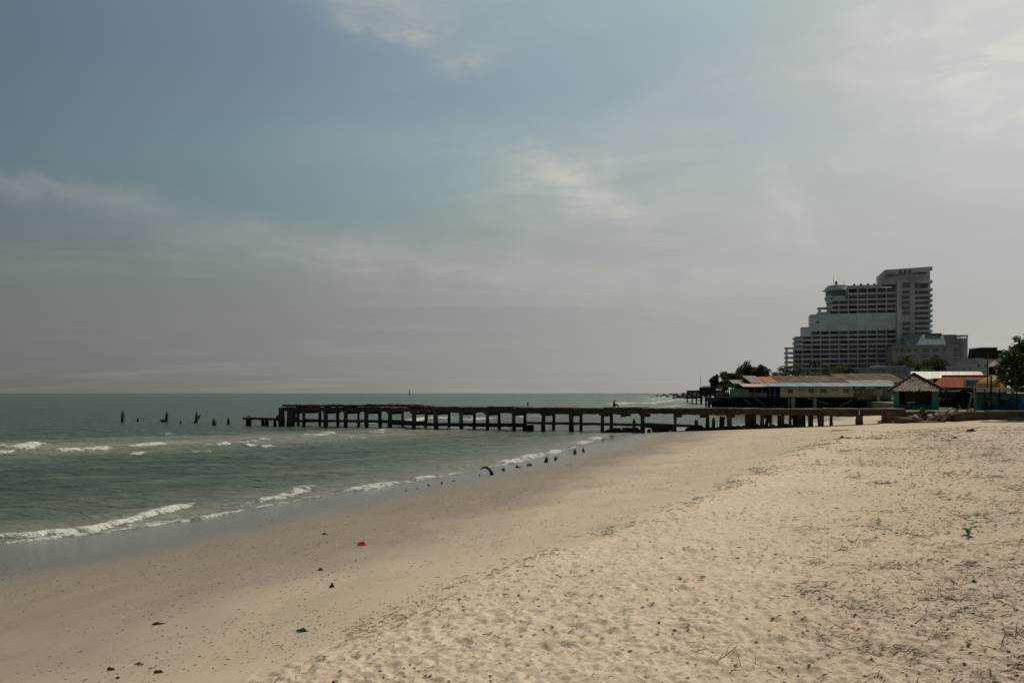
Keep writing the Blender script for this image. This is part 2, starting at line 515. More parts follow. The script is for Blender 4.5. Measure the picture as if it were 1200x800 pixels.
rows = np.concatenate([[-12, -8, -5, -2.5, -1, 0.3, 1.2, 1.8, 2.3, 2.7, 3.0, 3.2],
                       rows_from(3.4, lambda y: max(0.012, 0.75 * y * y / 2250.0) if y < 14 else 0.95 * y * y / 2400.0, 160.0),
                       np.geomspace(165, 1600, 40)])
cols = np.concatenate([[-3.0, -2.2, -1.6, -1.25], np.linspace(-1, 1, 1080), [1.2, 1.5, 2.0, 2.8, 4.0]])
XX = cols[None, :] * (0.74 * np.maximum(rows, 3.0) + 2.2)[:, None]
YY = np.repeat(rows[:, None], len(cols), 1)
XX = np.where(YY > 100, XX + sstep(YY, 100, 300) * 0.15 * YY, XX)
ZZ, UU, DX = ground0(XX, YY)
ZZ = ZZ + np.clip(.72 * dent(XX, YY), -0.026, 0.02)
nr, nc = XX.shape
idx = np.arange(nr * nc).reshape(nr, nc)
quads = np.stack([idx[:-1, :-1], idx[:-1, 1:], idx[1:, 1:], idx[1:, :-1]], -1)
keep = (ZZ[:-1, :-1] > -0.9) & (XX[:-1, :-1] > -60)
quads = quads[keep]
used = np.zeros(nr * nc, bool); used[quads.ravel()] = True
remap = np.cumsum(used) - 1
V = np.stack([XX, YY, ZZ], -1).reshape(-1, 3)[used]
me = np_mesh('beach', V, remap[quads], True)
uu = UU.reshape(-1)[used]
wetn = fbm(V[:, 0] * 0.35, V[:, 1] * 0.2, 31, 4)
# metres of sand height above the still water decide how wet it is
zc = V[:, 2] + 0.07 * wetn
at = me.attributes.new('wet', 'FLOAT', 'POINT'); at.data.foreach_set('value', (1 - sstep(zc - np.interp(V[:, 1], [0, 16, 20, 26, 34, 48], [.24, .24, .18, .07, .03, 0.0]), 0.0, 0.30)).astype(np.float32))
dlo = np.interp(V[:, 1], [8, 20, 40, 60], [.74, .60, .34, .24])
damp = 1 - sstep((uu - dlo) / .30 + 3.0 * (0.10 * wetn + 0.05 * fbm(V[:, 0] * 1.1, V[:, 1] * 0.7, 32, 3)) , 0, 1)
at = me.attributes.new('damp', 'FLOAT', 'POINT'); at.data.foreach_set('value', damp.astype(np.float32))
at = me.attributes.new('dry', 'FLOAT', 'POINT'); at.data.foreach_set('value', sstep(uu, 0.97, 1.05).astype(np.float32))
lit = sstep(DX.reshape(-1)[used] - np.interp(V[:, 1], [8, 30, 70], [2.5, 0, -3]), 0, 6) * sstep(fbm(V[:, 0] * 0.45, V[:, 1] * 0.35, 41, 4), 0.05, 0.5)
at = me.attributes.new('litter', 'FLOAT', 'POINT'); at.data.foreach_set('value', lit.astype(np.float32))

at = me.attributes.new('back', 'FLOAT', 'POINT'); at.data.foreach_set('value', sstep(DX.reshape(-1)[used] - np.interp(V[:, 1], [8, 30, 70], [2.0, -.5, -4]) + 2.5 * fbm(V[:, 0] * .3, V[:, 1] * .3, 43, 3), 0, 8).astype(np.float32))
at = me.attributes.new('shoreward', 'FLOAT', 'POINT'); at.data.foreach_set('value', np.clip(uu, -1, 2).astype(np.float32))
at = me.attributes.new('moist', 'FLOAT', 'POINT'); at.data.foreach_set('value', (1 - sstep(zc - np.interp(V[:, 1], [0, 16, 26, 48], [.24, .24, .07, 0.0]), 0.06, 0.62)).astype(np.float32))
m = bpy.data.materials.new('sand'); m.use_nodes = True
t = NT(m.node_tree); b = t.n['Principled BSDF']
g = t.new('ShaderNodeNewGeometry').outputs['Position']
def attr(t, n):
    a = t.new('ShaderNodeAttribute'); a.attribute_name = n; return a.outputs['Fac']
big = t.noise(g, 0.35, 4, 0.55); mid = t.noise(g, 2.2, 5, 0.6); fine = t.noise(g, 60.0, 3, 0.6); grain = t.noise(g, 400.0, 2, 0.5)
drycol = t.mix(t.ramp(big, 0.35, 0.65), (0.585, 0.455, 0.332), (0.545, 0.425, 0.313))
drycol = t.mix(t.ramp(mid, 0.4, 0.75, 0, 0.4), drycol, (0.42, 0.322, 0.23))
drycol = t.mix(t.ramp(fine, 0.45, 0.8, 0, 0.3), drycol, (0.36, 0.27, 0.19))
tr1 = t.math('MULTIPLY', t.ramp(t.noise(g, 5.5, 4, 0.7), 0.50, 0.66), t.ramp(t.noise(g, 0.5, 3, 0.5), 0.3, 0.65, 0.25, 0.7))
drycol = t.mix(tr1, drycol, (0.33, 0.25, 0.175))
drycol = t.mix(t.math('MULTIPLY', attr(t, 'litter'), t.ramp(t.noise(g, 9.0, 4, 0.65), 0.42, 0.68, 0, 0.6)), drycol, (0.17, 0.122, 0.075))
drycol = t.mix(t.math('MULTIPLY', attr(t, 'back'), 0.75), drycol, (0.365, 0.288, 0.205))
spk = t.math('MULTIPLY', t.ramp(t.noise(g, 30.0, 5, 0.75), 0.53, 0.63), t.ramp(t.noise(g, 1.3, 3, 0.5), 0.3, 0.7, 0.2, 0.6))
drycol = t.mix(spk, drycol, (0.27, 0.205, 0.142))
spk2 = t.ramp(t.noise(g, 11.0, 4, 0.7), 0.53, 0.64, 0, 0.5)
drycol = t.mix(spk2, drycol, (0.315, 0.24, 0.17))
firm = t.mix(t.ramp(big, 0.3, 0.7), (0.43, 0.335, 0.238), (0.385, 0.302, 0.216))
strk = t.new('ShaderNodeMapping'); strk.inputs['Rotation'].default_value = (0, 0, R(-28)); strk.inputs['Scale'].default_value = (3.0, 0.5, 1)
t.link(g, strk.inputs[0])
dampcol = t.mix(t.ramp(t.noise(strk.outputs[0], 0.6, 4, 0.55), 0.35, 0.7), (0.225, 0.180, 0.128), (0.200, 0.162, 0.120))
c = t.mix(attr(t, 'damp'), firm, dampcol)
# thin dark drift lines of shell and organic grit on the foreshore
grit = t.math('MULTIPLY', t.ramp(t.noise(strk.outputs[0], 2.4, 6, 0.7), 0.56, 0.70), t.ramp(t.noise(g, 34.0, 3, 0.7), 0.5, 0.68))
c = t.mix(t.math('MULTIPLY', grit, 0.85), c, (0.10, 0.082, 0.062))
uw = t.math('MULTIPLY_ADD', t.math('SUBTRACT', t.noise(g, 0.45, 3, 0.55), 0.5), 0.30, attr(t, 'shoreward'))
for u0, wd, am in ((0.40, .012, .45), (0.52, .008, .5), (0.60, .020, .35), (0.71, .008, .55), (0.80, .014, .45), (0.89, .010, .5)):
    ln_ = t.ramp(t.math('ABSOLUTE', t.math('SUBTRACT', uw, u0)), 0.0, wd, 1.0, 0.0)
    ln_ = t.math('MULTIPLY', ln_, t.math('MULTIPLY', t.ramp(t.noise(g, 1.1, 4, 0.6), 0.42, 0.62), t.ramp(t.noise(g, 16.0, 4, 0.7), 0.42, 0.62)))
    c = t.mix(t.math('MULTIPLY', ln_, am), c, (0.13, 0.10, 0.072))
smear = t.ramp(t.noise(strk.outputs[0], 0.9, 5, 0.6), 0.5, 0.72, 0, 0.30)
c = t.mix(smear, c, (0.24, 0.195, 0.145))
c = t.mix(attr(t, 'dry'), c, drycol)
c = t.mix(t.math('MULTIPLY', attr(t, 'moist'), 0.55), c, (0.165, 0.140, 0.108))
c = t.mix(attr(t, 'wet'), c, (0.118, 0.102, 0.078))
c = t.mix(t.ramp(grain, 0.6, 0.8, 0, 0.25), c, (0.16, 0.12, 0.085))
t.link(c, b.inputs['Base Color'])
wetr = t.math('MULTIPLY_ADD', attr(t, 'wet'), -0.80, 0.92)
t.link(wetr, b.inputs['Roughness'])
t.link(t.math('MULTIPLY_ADD', attr(t, 'wet'), 0.65, 0.15), b.inputs['Specular IOR Level'])
bn = t.new('ShaderNodeBump'); bn.inputs['Distance'].default_value = 0.05
t.link(t.math('MULTIPLY_ADD', attr(t, 'dry'), 0.55, 0.10), bn.inputs['Strength'])
vor = t.new('ShaderNodeTexVoronoi'); vor.inputs['Scale'].default_value = 6.0; t.link(g, vor.inputs['Vector'])
hgt = t.math('ADD', t.math('MULTIPLY', t.noise(g, 13.0, 8, 0.72), 1.0), t.math('MULTIPLY', vor.outputs['Distance'], 0.35))
t.link(hgt, bn.inputs['Height']); t.link(bn.outputs[0], b.inputs['Normal'])
me.materials.append(m)
beach = bpy.data.objects.new('beach', me); col.objects.link(beach); tag(beach, kind='structure')
print('beach', len(V))

# ------------------------------------------------------------------ sea
def WP(px, py):            # still-water point under a photograph pixel
    Y = EYE * F / (py - 460.0); return ((px - 600) * Y / F, Y)
# breaker crests: pixel polyline, crest height m, half width m of the white water, strength
BREAK = [
    ([(-60, 527), (0, 526), (30, 524), (66, 521)], 0.42, 1.5, 1.0), ([(-20, 531), (20, 531)], 0.2, 0.9, 0.8),
    ([(58, 529), (100, 527), (132, 525)], 0.26, 1.1, 0.9), ([(142, 524), (170, 522), (196, 519)], 0.24, 1.0, 0.95),
    ([(153, 532), (168, 532)], 0.22, 0.8, 0.9), ([(188, 509), (201, 508.5)], 0.2, 0.9, 0.8),
    ([(221, 529), (250, 528)], 0.14, 0.8, 0.7), ([(243, 522), (266, 520)], 0.2, 0.8, 0.85), ([(276, 519), (312, 514)], 0.16, 0.7, 0.8),
    ([(286, 523), (296, 522)], 0.2, 0.7, 0.8), ([(305, 523), (320, 522)], 0.18, 0.7, 0.75),
    ([(345, 512), (370, 510), (395, 507)], 0.30, 1.1, 0.95), ([(350, 517), (384, 515)], 0.1, 0.7, 0.5), ([(370, 519), (384, 518)], 0.2, 0.7, 0.8),
    ([(396, 518), (404, 517)], 0.15, 0.6, 0.7), ([(402, 513), (416, 510)], 0.15, 0.7, 0.7), ([(420, 514), (430, 513)], 0.2, 0.7, 0.85),
    ([(432, 507), (455, 504), (480, 500)], 0.22, 1.0, 0.8), ([(340, 501), (350, 500)], 0.1, 0.8, 0.6), ([(396, 503), (408, 502)], 0.1, 0.8, 0.6),
    ([(470, 494), (500, 491), (532, 489)], 0.35, 1.8, 0.9), ([(540, 493), (560, 491), (580, 489)], 0.3, 1.6, 0.9), ([(600, 489), (640, 487)], 0.25, 1.6, 0.7),
    ([(420, 497), (440, 496)], 0.2, 1.2, 0.6), ([(716, 475), (736, 472)], 0.6, 5, 0.9), ([(752, 474), (764, 473)], 0.6, 4, 0.9), ([(760, 478), (800, 475)], 0.4, 4, 0.7),
    ([(740, 470), (790, 467)], 0.5, 7, 0.7), ([(770, 472), (830, 470)], 0.4, 6, 0.6), ([(756, 468), (800, 465)], 0.5, 8, 0.7), ([(740, 481), (820, 478)], 0.2, 3, 0.5),
    ([(-60, 637), (0, 631), (60, 627), (105, 622), (140, 612), (170, 604), (232, 589)], 0.17, 0.42, 0.95),
    ([(-60, 641.8), (0, 634.8), (60, 630.8), (110, 624.8), (170, 615.8), (225, 607.8), (280, 598.3), (330, 588.3), (380, 579.3), (420, 571.8), (470, 564.8), (530, 555.3), (565, 548.3), (600, 542.3), (640, 533.8), (668, 525.8), (690, 517.8), (706, 509.8)], 0.04, 0.24, 0.95),
    ([(-40, 617), (60, 612), (130, 603), (180, 594)], 0.06, 0.5, 0.34), ([(130, 622), (220, 603), (300, 592)], 0.03, 0.6, 0.36), ([(330, 575), (400, 566), (460, 556)], 0.04, 0.6, 0.34),
    ([(-60, 641), (0, 635.5), (50, 632), (110, 626), (170, 617), (225, 610), (280, 599)], 0.07, 0.24, 0.8),
    ([(270, 596), (300, 588), (340, 579), (376, 569)], 0.16, 0.45, 0.9), ([(280, 600), (330, 590), (380, 581), (420, 574)], 0.05, 0.25, 0.6),
    ([(405, 577), (440, 570), (480, 564), (516, 556)], 0.13, 0.5, 0.9), ([(420, 573), (470, 567), (530, 558), (570, 551)], 0.05, 0.3, 0.55),
    ([(532, 549), (548, 545)], 0.14, 0.5, 0.8), ([(584, 544), (610, 538), (632, 533), (662, 527)], 0.20, 0.8, 0.95), ([(575, 540), (580, 539)], 0.1, 0.5, 0.7),
    ([(560, 552), (600, 546), (640, 538)], 0.05, 0.4, 0.6), ([(674, 521), (690, 517)], 0.15, 0.9, 0.8), ([(688, 516), (709, 510)], 0.16, 0.9, 0.9),
    ([(730, 474), (790, 470.5)], 0.5, 5, 0.85), ([(700, 478.5), (745, 475)], 0.3, 3.5, 0.7), ([(790, 473.5), (835, 471.5)], 0.4, 5, 0.8), ([(748, 466.5), (826, 464)], 0.5, 14, 0.8), ([(760, 470), (826, 467.6)], 0.4, 9, 0.8), ([(700, 484), (760, 481)], 0.2, 3, 0.55), ([(800, 477), (850, 475)], .3, 4, .7),
    ([(-60, 529), (66, 525.5), (140, 524), (200, 522), (262, 521.5), (320, 518), (380, 515), (430, 511), (478, 504)], 0.10, 0.75, 0.50), ([(-60, 520), (60, 517), (160, 514), (260, 513)], 0.12, 0.8, 0.36), ([(320, 508), (420, 503), (500, 498)], .1, .9, .40),
    ([(88, 586), (110, 583)], 0.12, 0.3, 0.45), ([(55, 513), (75, 512)], 0.2, 1.0, 0.4), ([(660, 525), (700, 519)], 0.05, 0.5, 0.5),
]
yp = np.concatenate([[0.55, 0.8, 1.1], np.arange(1.4, 10, 0.28), np.arange(10, 38, 0.4), np.arange(38, 86, 0.30), np.arange(86, 250, 0.55)])
srow = (EYE * F / yp)[::-1]
scol = np.linspace(-1.0, 0.62, 980)
SX = scol[None, :] * (0.80 * srow + 3)[:, None]
SY = np.repeat(srow[:, None], len(scol), 1)
gz0, su, _ = ground0(SX, SY)
off = waterline(SY) - SX                       # metres offshore (positive = at sea)
H = np.zeros_like(SX)
near = 1 - sstep(SY, 140, 420)
calm = sstep(off, 0.0, 7.0)
for (wl, amp, ang, sd_) in ((7.5, .070, 118, 1), (4.3, .065, 135, 2), (2.6, .056, 104, 3), (1.7, .042, 150, 4), (1.1, .028, 92, 5)):
    kx, ky = math.cos(R(ang)), math.sin(R(ang))
    warp = fbm(SX * 0.9 / wl, SY * 0.35 / wl, 50 + sd_, 3) * 5.0
    ph = 2 * math.pi * (SX * kx + SY * ky) / wl + warp
    H += amp * (1 - 2 * np.abs(np.sin(ph / 2)) ** 0.8) * (0.5 + 0.5 * fbm(SX * 0.3 / wl, SY * 0.3 / wl, 60 + sd_, 2))
H *= near * (0.25 + 0.75 * calm)
FO = np.zeros_like(SX); RID = np.zeros_like(SX)
brk = fbm(SX * 0.8, SY * 0.5, 71, 4)
for (poly, hh, hw, st) in BREAK:
    pts = [WP(*p) for p in poly]
    ymin = min(p[1] for p in pts); ymax = max(p[1] for p in pts); mrg = 4 * hw + 3
    r0, r1 = np.searchsorted(srow, ymin - mrg), np.searchsorted(srow, ymax + mrg)
    if r1 <= r0: continue
    xs, ys = SX[r0:r1], SY[r0:r1]
    xs = xs + 0.5 * hw * fbm(xs * 0.5 / hw, ys * 0.2 / hw, 77, 3); ys2 = ys + 0.8 * hw * fbm(xs * 0.35 / hw, ys * 0.05, 78, 3)
    best = np.full(xs.shape, 1e9); sgn = np.zeros(xs.shape); tpar = np.zeros(xs.shape)
    ns = len(pts) - 1
    for i in range(ns):
        (ax, ay), (bx, by) = pts[i], pts[i + 1]
        vx, vy = bx - ax, by - ay; L2 = vx * vx + vy * vy
        tr_ = ((xs - ax) * vx + (ys2 - ay) * vy) / L2
        tt = np.clip(tr_, 0, 1)
        ddx, ddy = xs - (ax + tt * vx), ys2 - (ay + tt * vy)
        d = np.hypot(ddx, ddy); cr = np.sign(vx * ddy - vy * ddx)
        m_ = d < best
        best = np.where(m_, d, best); sgn = np.where(m_, cr, sgn); tpar = np.where(m_, (i + tt) / ns, tpar)
    taper = np.clip(np.minimum(tpar, 1 - tpar) * 7 + 0.25, 0, 1) * (0.75 + 0.5 * brk[r0:r1])
    rag = fbm(xs * 1.6 / hw ** .5, ys * 1.1 / hw ** .5, 79, 4)
    sd2 = best * sgn + .55 * hw * rag                                # + seaward (behind the crest)
    front = np.exp(-(np.maximum(-sd2, 0) / (0.55 * hw)) ** 2); backs = np.exp(-(np.maximum(sd2, 0) / (2.4 * hw)) ** 2)
    ridge = hh * np.where(sd2 < 0, front, backs) * np.clip(taper, 0, 1)
    RID[r0:r1] = np.maximum(RID[r0:r1], ridge)
    fo = st * np.where(sd2 < 0, np.exp(-(sd2 / (0.95 * hw)) ** 4), 0.62 * np.exp(-(sd2 / (0.55 * hw)) ** 2) + 0.36 * np.exp(-(sd2 / (4.5 * hw)) ** 2)) * (1 + .25 * rag) * np.clip(taper * 1.2, 0, 1)
    FO[r0:r1] = np.maximum(FO[r0:r1], fo)
H = H + RID
H += 0.035 * (1 - calm) * fbm(SX * 1.5, SY * 1.0, 88, 3)
# last thin run-up: a ragged edge of foam where the water meets the sand
edge = np.exp(-((off - 0.25 - 0.5 * fbm(SX * 0.6, SY * 0.25, 90, 3)) / 0.22) ** 2) * (SY < 85)
FO = np.maximum(FO, edge * 0.8 * (0.6 + 0.8 * fbm(SX * 0.9, SY * 0.6, 91, 3)))
nr, nc = SX.shape
idx = np.arange(nr * nc).reshape(nr, nc)
quads = np.stack([idx[:-1, :-1], idx[:-1, 1:], idx[1:, 1:], idx[1:, :-1]], -1)
keep = (gz0[:-1, :-1] < 0.35)
quads = quads[keep]
used = np.zeros(nr * nc, bool); used[quads.ravel()] = True
remap = np.cumsum(used) - 1
V = np.stack([SX, SY, H], -1).reshape(-1, 3)[used]
me = np_mesh('sea', V, remap[quads], True)
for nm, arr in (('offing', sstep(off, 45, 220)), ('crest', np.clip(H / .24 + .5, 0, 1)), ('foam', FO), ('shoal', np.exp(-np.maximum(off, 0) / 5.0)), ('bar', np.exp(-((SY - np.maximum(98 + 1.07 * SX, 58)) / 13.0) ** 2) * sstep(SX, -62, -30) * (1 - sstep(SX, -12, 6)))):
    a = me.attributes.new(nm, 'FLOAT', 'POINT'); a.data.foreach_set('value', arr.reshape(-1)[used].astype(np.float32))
m = bpy.data.materials.new('sea_water'); m.use_nodes = True
t = NT(m.node_tree); b = t.n['Principled BSDF']
g = t.new('ShaderNodeNewGeometry').outputs['Position']
patch = t.ramp(t.noise(g, 0.25, 4, 0.6), 0.35, 0.7)
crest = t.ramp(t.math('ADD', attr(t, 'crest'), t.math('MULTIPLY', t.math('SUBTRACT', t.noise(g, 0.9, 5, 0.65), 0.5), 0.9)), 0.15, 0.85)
deep = t.mix(crest, (0.030, 0.056, 0.037), (0.088, 0.126, 0.076))  # wave light put into the colour: bright crests, dark troughs
deep = t.mix(t.ramp(t.noise(g, 0.02, 4, 0.6), 0.35, 0.65, 0, 0.3), deep, (0.036, 0.070, 0.053))
deep = t.mix(t.math('MULTIPLY', patch, 0.25), deep, (0.090, 0.100, 0.046))
deep = t.mix(t.math('MULTIPLY', attr(t, 'offing'), 0.7), deep, (0.030, 0.058, 0.044))
sh = t.math('ADD', t.math('MULTIPLY', attr(t, 'shoal'), 0.85), t.math('MULTIPLY', attr(t, 'bar'), t.math('MULTIPLY_ADD', patch, 0.45, 0.5)), clamp=True)
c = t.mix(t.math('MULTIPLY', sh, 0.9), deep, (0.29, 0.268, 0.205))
lace = t.noise(g, 2.6, 7, 0.75, 0.6); fl = t.noise(g, 14.0, 5, 0.75)
gate = t.math('MULTIPLY', attr(t, 'foam'), 4.0, clamp=True)
nzf = t.math('ADD', t.math('MULTIPLY', t.math('SUBTRACT', lace, 0.5), 2.3), t.math('MULTIPLY', t.math('SUBTRACT', fl, 0.5), 1.3))
fsum = t.math('MULTIPLY_ADD', nzf, gate, attr(t, 'foam'))
fm = t.ramp(fsum, 0.44, 0.74)
# scattered whitecap flecks
fk = t.math('MULTIPLY', t.ramp(t.noise(g, 1.6, 5, 0.7), 0.735, 0.79), 0.7)
fm = t.math('ADD', fm, fk, clamp=True)
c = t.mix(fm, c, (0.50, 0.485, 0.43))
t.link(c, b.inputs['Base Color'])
t.link(t.math('MULTIPLY_ADD', fm, 0.55, 0.22), b.inputs['Roughness'])
b.inputs['IOR'].default_value = 1.333
b.inputs['Specular IOR Level'].default_value = 0.13
mpw = t.new('ShaderNodeMapping'); mpw.inputs['Rotation'].default_value = (0, 0, R(-28)); mpw.inputs['Scale'].default_value = (0.55, 1.5, 1); t.link(g, mpw.inputs[0])
h1 = t.noise(mpw.outputs[0], 0.75, 5, 0.62, 0.4); h2 = t.noise(mpw.outputs[0], 3.1, 5, 0.62, 0.3)
hs = t.math('ADD', t.math('MULTIPLY', h1, 0.75), t.math('MULTIPLY', h2, 0.20))
hs = t.math('ADD', hs, t.math('MULTIPLY', fm, 0.10))
bn = t.new('ShaderNodeBump'); bn.inputs['Strength'].default_value = 1.0; bn.inputs['Distance'].default_value = 1.05
t.link(hs, bn.inputs['Height']); t.link(bn.outputs[0], b.inputs['Normal'])
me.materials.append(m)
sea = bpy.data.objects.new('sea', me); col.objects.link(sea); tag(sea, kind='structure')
print('sea', len(V))

# ------------------------------------------------------------------ land behind the beach
M_earth = mat('earth', (0.16, 0.13, 0.09), (0.10, 0.09, 0.06), rough=0.95, scale=0.4, bump=0.05)
mb = MB().prism([(33.5, 77.4), (70, 77.0), (70, 20), (220, 20), (1400, 300), (1400, 1500), (330, 1500), (170, 640), (128, 460), (98, 370), (84, 280), (73, 180), (56, 118), (40, 92)], 'z', -1.0, 2.30)
inland = mb.build('inland_ground', M_earth); tag(inland, kind='structure')

# ------------------------------------------------------------------ ruined pier
M_pier = mat('weathered_concrete', (0.105, 0.085, 0.060), (0.055, 0.045, 0.032), rough=0.9, scale=2.2, bump=0.05, bscale=7, stain=(0.085, 0.085, 0.050), stain_scale=0.7)
M_ptop = mat('pale_top_concrete', (0.20, 0.165, 0.12), (0.12, 0.095, 0.07), rough=0.95, scale=1.3, bump=0.04, bscale=8)  # paler concrete, laid on the deck top only
M_bar = mat('barnacled_wood', (0.10, 0.086, 0.07), (0.05, 0.043, 0.036), rough=0.85, scale=4, bump=0.05, bscale=12)
# weed and barnacles darken everything up to the high-water mark
_t = NT(M_pier.node_tree); _b = _t.n['Principled BSDF']; _src = _b.inputs['Base Color'].links[0].from_socket
_g = _t.new('ShaderNodeNewGeometry'); _s = _t.new('ShaderNodeSeparateXYZ'); _t.link(_g.outputs['Position'], _s.inputs[0])
_z = _t.math('MULTIPLY_ADD', _t.math('SUBTRACT', _t.noise(_g.outputs['Position'], 2.5, 4, .6), .5), .8, _s.outputs[2])
_t.link(_t.mix(_t.ramp(_z, 0.35, 0.85, 0.9, 0.0), _src, (0.028, 0.027, 0.019)), _b.inputs['Base Color'])
A0 = Vector((-27.7, 102.6, 0)); B0 = Vector((35.6, 76.9, 0))
PD = (B0 - A0).normalized(); PN = Vector((-PD.y, PD.x, 0))
if PN.y < 0: PN = -PN
def on_pier(px, back=0.0):
    """point on the pier's front line (or a line 'back' metres behind it) at pixel column px"""
    k = (px - 600) / F; a = A0 + PN * back
    s = (k * a.y - a.x) / (PD.x - k * PD.y)
    return a + PD * s
DECK = EYE - 1.60
WID = 3.0
pier = thing('pier', 'long ruined dark concrete pier on posts running from beach into sea', 'pier', (on_pier(700).x, on_pier(700).y, 0))

def post(p, z0, z1, w_=0.42, name='post', lean=0.0, broken=False):
    m_ = MB(); n = 5; j = 0.035
    vs = []; fs = []
    for i in range(n + 1):
        z = z0 + (z1 - z0) * i / n; w2 = w_ / 2 * (1.12 - 0.2 * i / n)
        if broken and i == n: w2 *= 0.45
        ox = lean * (z - z0)
        for k in range(6):
            a = k * math.pi / 3 + 0.4
            vs.append((p.x + ox + math.cos(a) * w2 * 1.08 + random.uniform(-j, j), p.y + math.sin(a) * w2 * 1.08 + random.uniform(-j, j), z + (random.uniform(-.15, .05) if i == n and broken else 0)))
    for i in range(n):
        for k in range(6):
            fs.append((i * 6 + k, i * 6 + (k + 1) % 6, i * 6 + 6 + (k + 1) % 6, i * 6 + 6 + k))
    fs += [tuple(range(5, -1, -1)), tuple(n * 6 + k for k in range(6))]
    m_.add(vs, fs)
    return m_

front = [340, 357, 381.5, 405, 430, 456.5, 484, 511.5, 541, 571, 603, 636, 670, 705.5, 753]
back_ = [350, 374, 397, 421, 446, 472, 498.5, 526, 555, 586, 616, 648, 681, 716.5]
for px in front:
    p = on_pier(px); zb = min(gz(p.x, p.y), -0.1) - 0.5
    post(p, zb, DECK - 0.45, random.uniform(.36, .52) if px != 340 else 0.95, lean=random.uniform(-.035, .035)).build('post', M_pier, pier)
    # little haunch under the girder
    q = on_pier(px)
    m_ = MB().prism([(-0.38, DECK - 0.50), (0.38, DECK - 0.50), (0.2, DECK - 0.78), (-0.2, DECK - 0.78)], 'y', -0.17, 0.17)
    ang = math.atan2(PD.y, PD.x)
    m_.v = [(q.x + v[0] * math.cos(ang) - v[1] * math.sin(ang), q.y + v[0] * math.sin(ang) + v[1] * math.cos(ang), v[2]) for v in m_.v]
    m_.build('haunch', M_pier, pier)
for px in back_:
    p = on_pier(px, WID); zb = min(gz(p.x, p.y), -0.1) - 0.5
    post(p, zb, DECK - 0.45, random.uniform(.30, .46), lean=random.uniform(-.04, .04)).build('post', M_pier, pier)
for px, wpx, bk, top in ((791, 3.2, 0, 0), (816, 4.5, 0.6, 0.55), (829, 4.5, 2.6, 0), (836, 4, 0.3, 0.35), (855, 5, 0, 0), (880, 12, 1.5, 0), (893, 5, 0.2, 0), (903, 3, 2.5, 0), (917, 4, 0, 0), (926, 3, 2.6, 0), (938, 7, 1.0, 0), (950, 5, 2.4, 0), (962, 7, 0, 0), (974, 3, 2.8, 0), (1007, 8, 0, 0)):
    p = on_pier(px, bk); d_ = p.y
    post(p, gz(p.x, p.y) - 0.4, DECK - 0.45 - top, wpx * d_ / F, broken=top > 0).build('post', M_pier, pier)
for px0, px1, bk, tp_ in ((843, 849, 1.6, .75), (852, 857, .4, .5), (873, 886, 1.1, .5), (897, 901, 2.0, .5), (911, 919, 1.3, .6), (929, 944, 2.2, .5), (947, 953, .8, .7), (958, 965, 1.8, .5)):
    a = on_pier(px0, bk); b_ = on_pier(px1, bk); zg = min(gz(a.x, a.y), gz(b_.x, b_.y)) - .2; zt = DECK - tp_
    MB().bar(a + Vector((0, 0, (zg + zt) / 2)), b_ + Vector((0, 0, (zg + zt) / 2 + random.uniform(-.08, .08))), 0.16, zt - zg, 0.05, 4).build('broken_panel', M_pier, pier)
# cross heads joining each pair, edge girders and deck slabs span by span
spans = [331, 344, 357, 381.5, 405, 430, 456.5, 484, 498, 511.5, 541, 571, 603, 636, 670, 705.5, 729, 753, 791, 822, 855, 893, 926, 962, 1007, 1062]
for i in range(len(spans) - 1):
    a = on_pier(spans[i]); b_ = on_pier(spans[i + 1])
    dz = random.uniform(-0.05, 0.03) + (0.13 if spans[i] < 498 else 0.0) - (0.06 if 603 <= spans[i] < 705 else 0)
    gap = PD * 0.015
    th = 0.40 + random.uniform(-0.05, 0.08) - (0.08 if spans[i] > 962 else 0)
    up = Vector((0, 0, 1))
    for off_, nm in ((0.16, 'girder'), (WID - 0.16, 'girder')):
        m_ = MB().bar(a + gap + PN * off_ + up * (DECK - 0.14 - th / 2), b_ - gap + PN * off_ + up * (DECK - 0.14 - th / 2 + random.uniform(-.03, .03)), 0.34, th, 0.055, 9)
        m_.build(nm, M_pier, pier)
    m_ = MB().bar(a + gap + PN * WID / 2 + up * (DECK - 0.05 + dz), b_ - gap + PN * WID / 2 + up * (DECK - 0.05 + dz + random.uniform(-.03, .03)), WID + 0.25, 0.20, 0.055, 8)
    m_.build('deck_slab', M_pier, pier)
    MB().bar(a + gap * 6 + PN * WID / 2 + up * (DECK + 0.085 + dz), b_ - gap * 6 + PN * WID / 2 + up * (DECK + 0.085 + dz), WID - 0.2, 0.05, 0.02, 4).build('deck_screed', M_ptop, pier)
    if 331 <= spans[i] < 960:
        m_ = MB().bar(b_ + PN * 0.05 + up * (DECK - 0.72), b_ + PN * (WID - 0.05) + up * (DECK - 0.72), 0.3, 0.3, 0.03, 3)
        m_.build('cross_head', M_pier, pier)
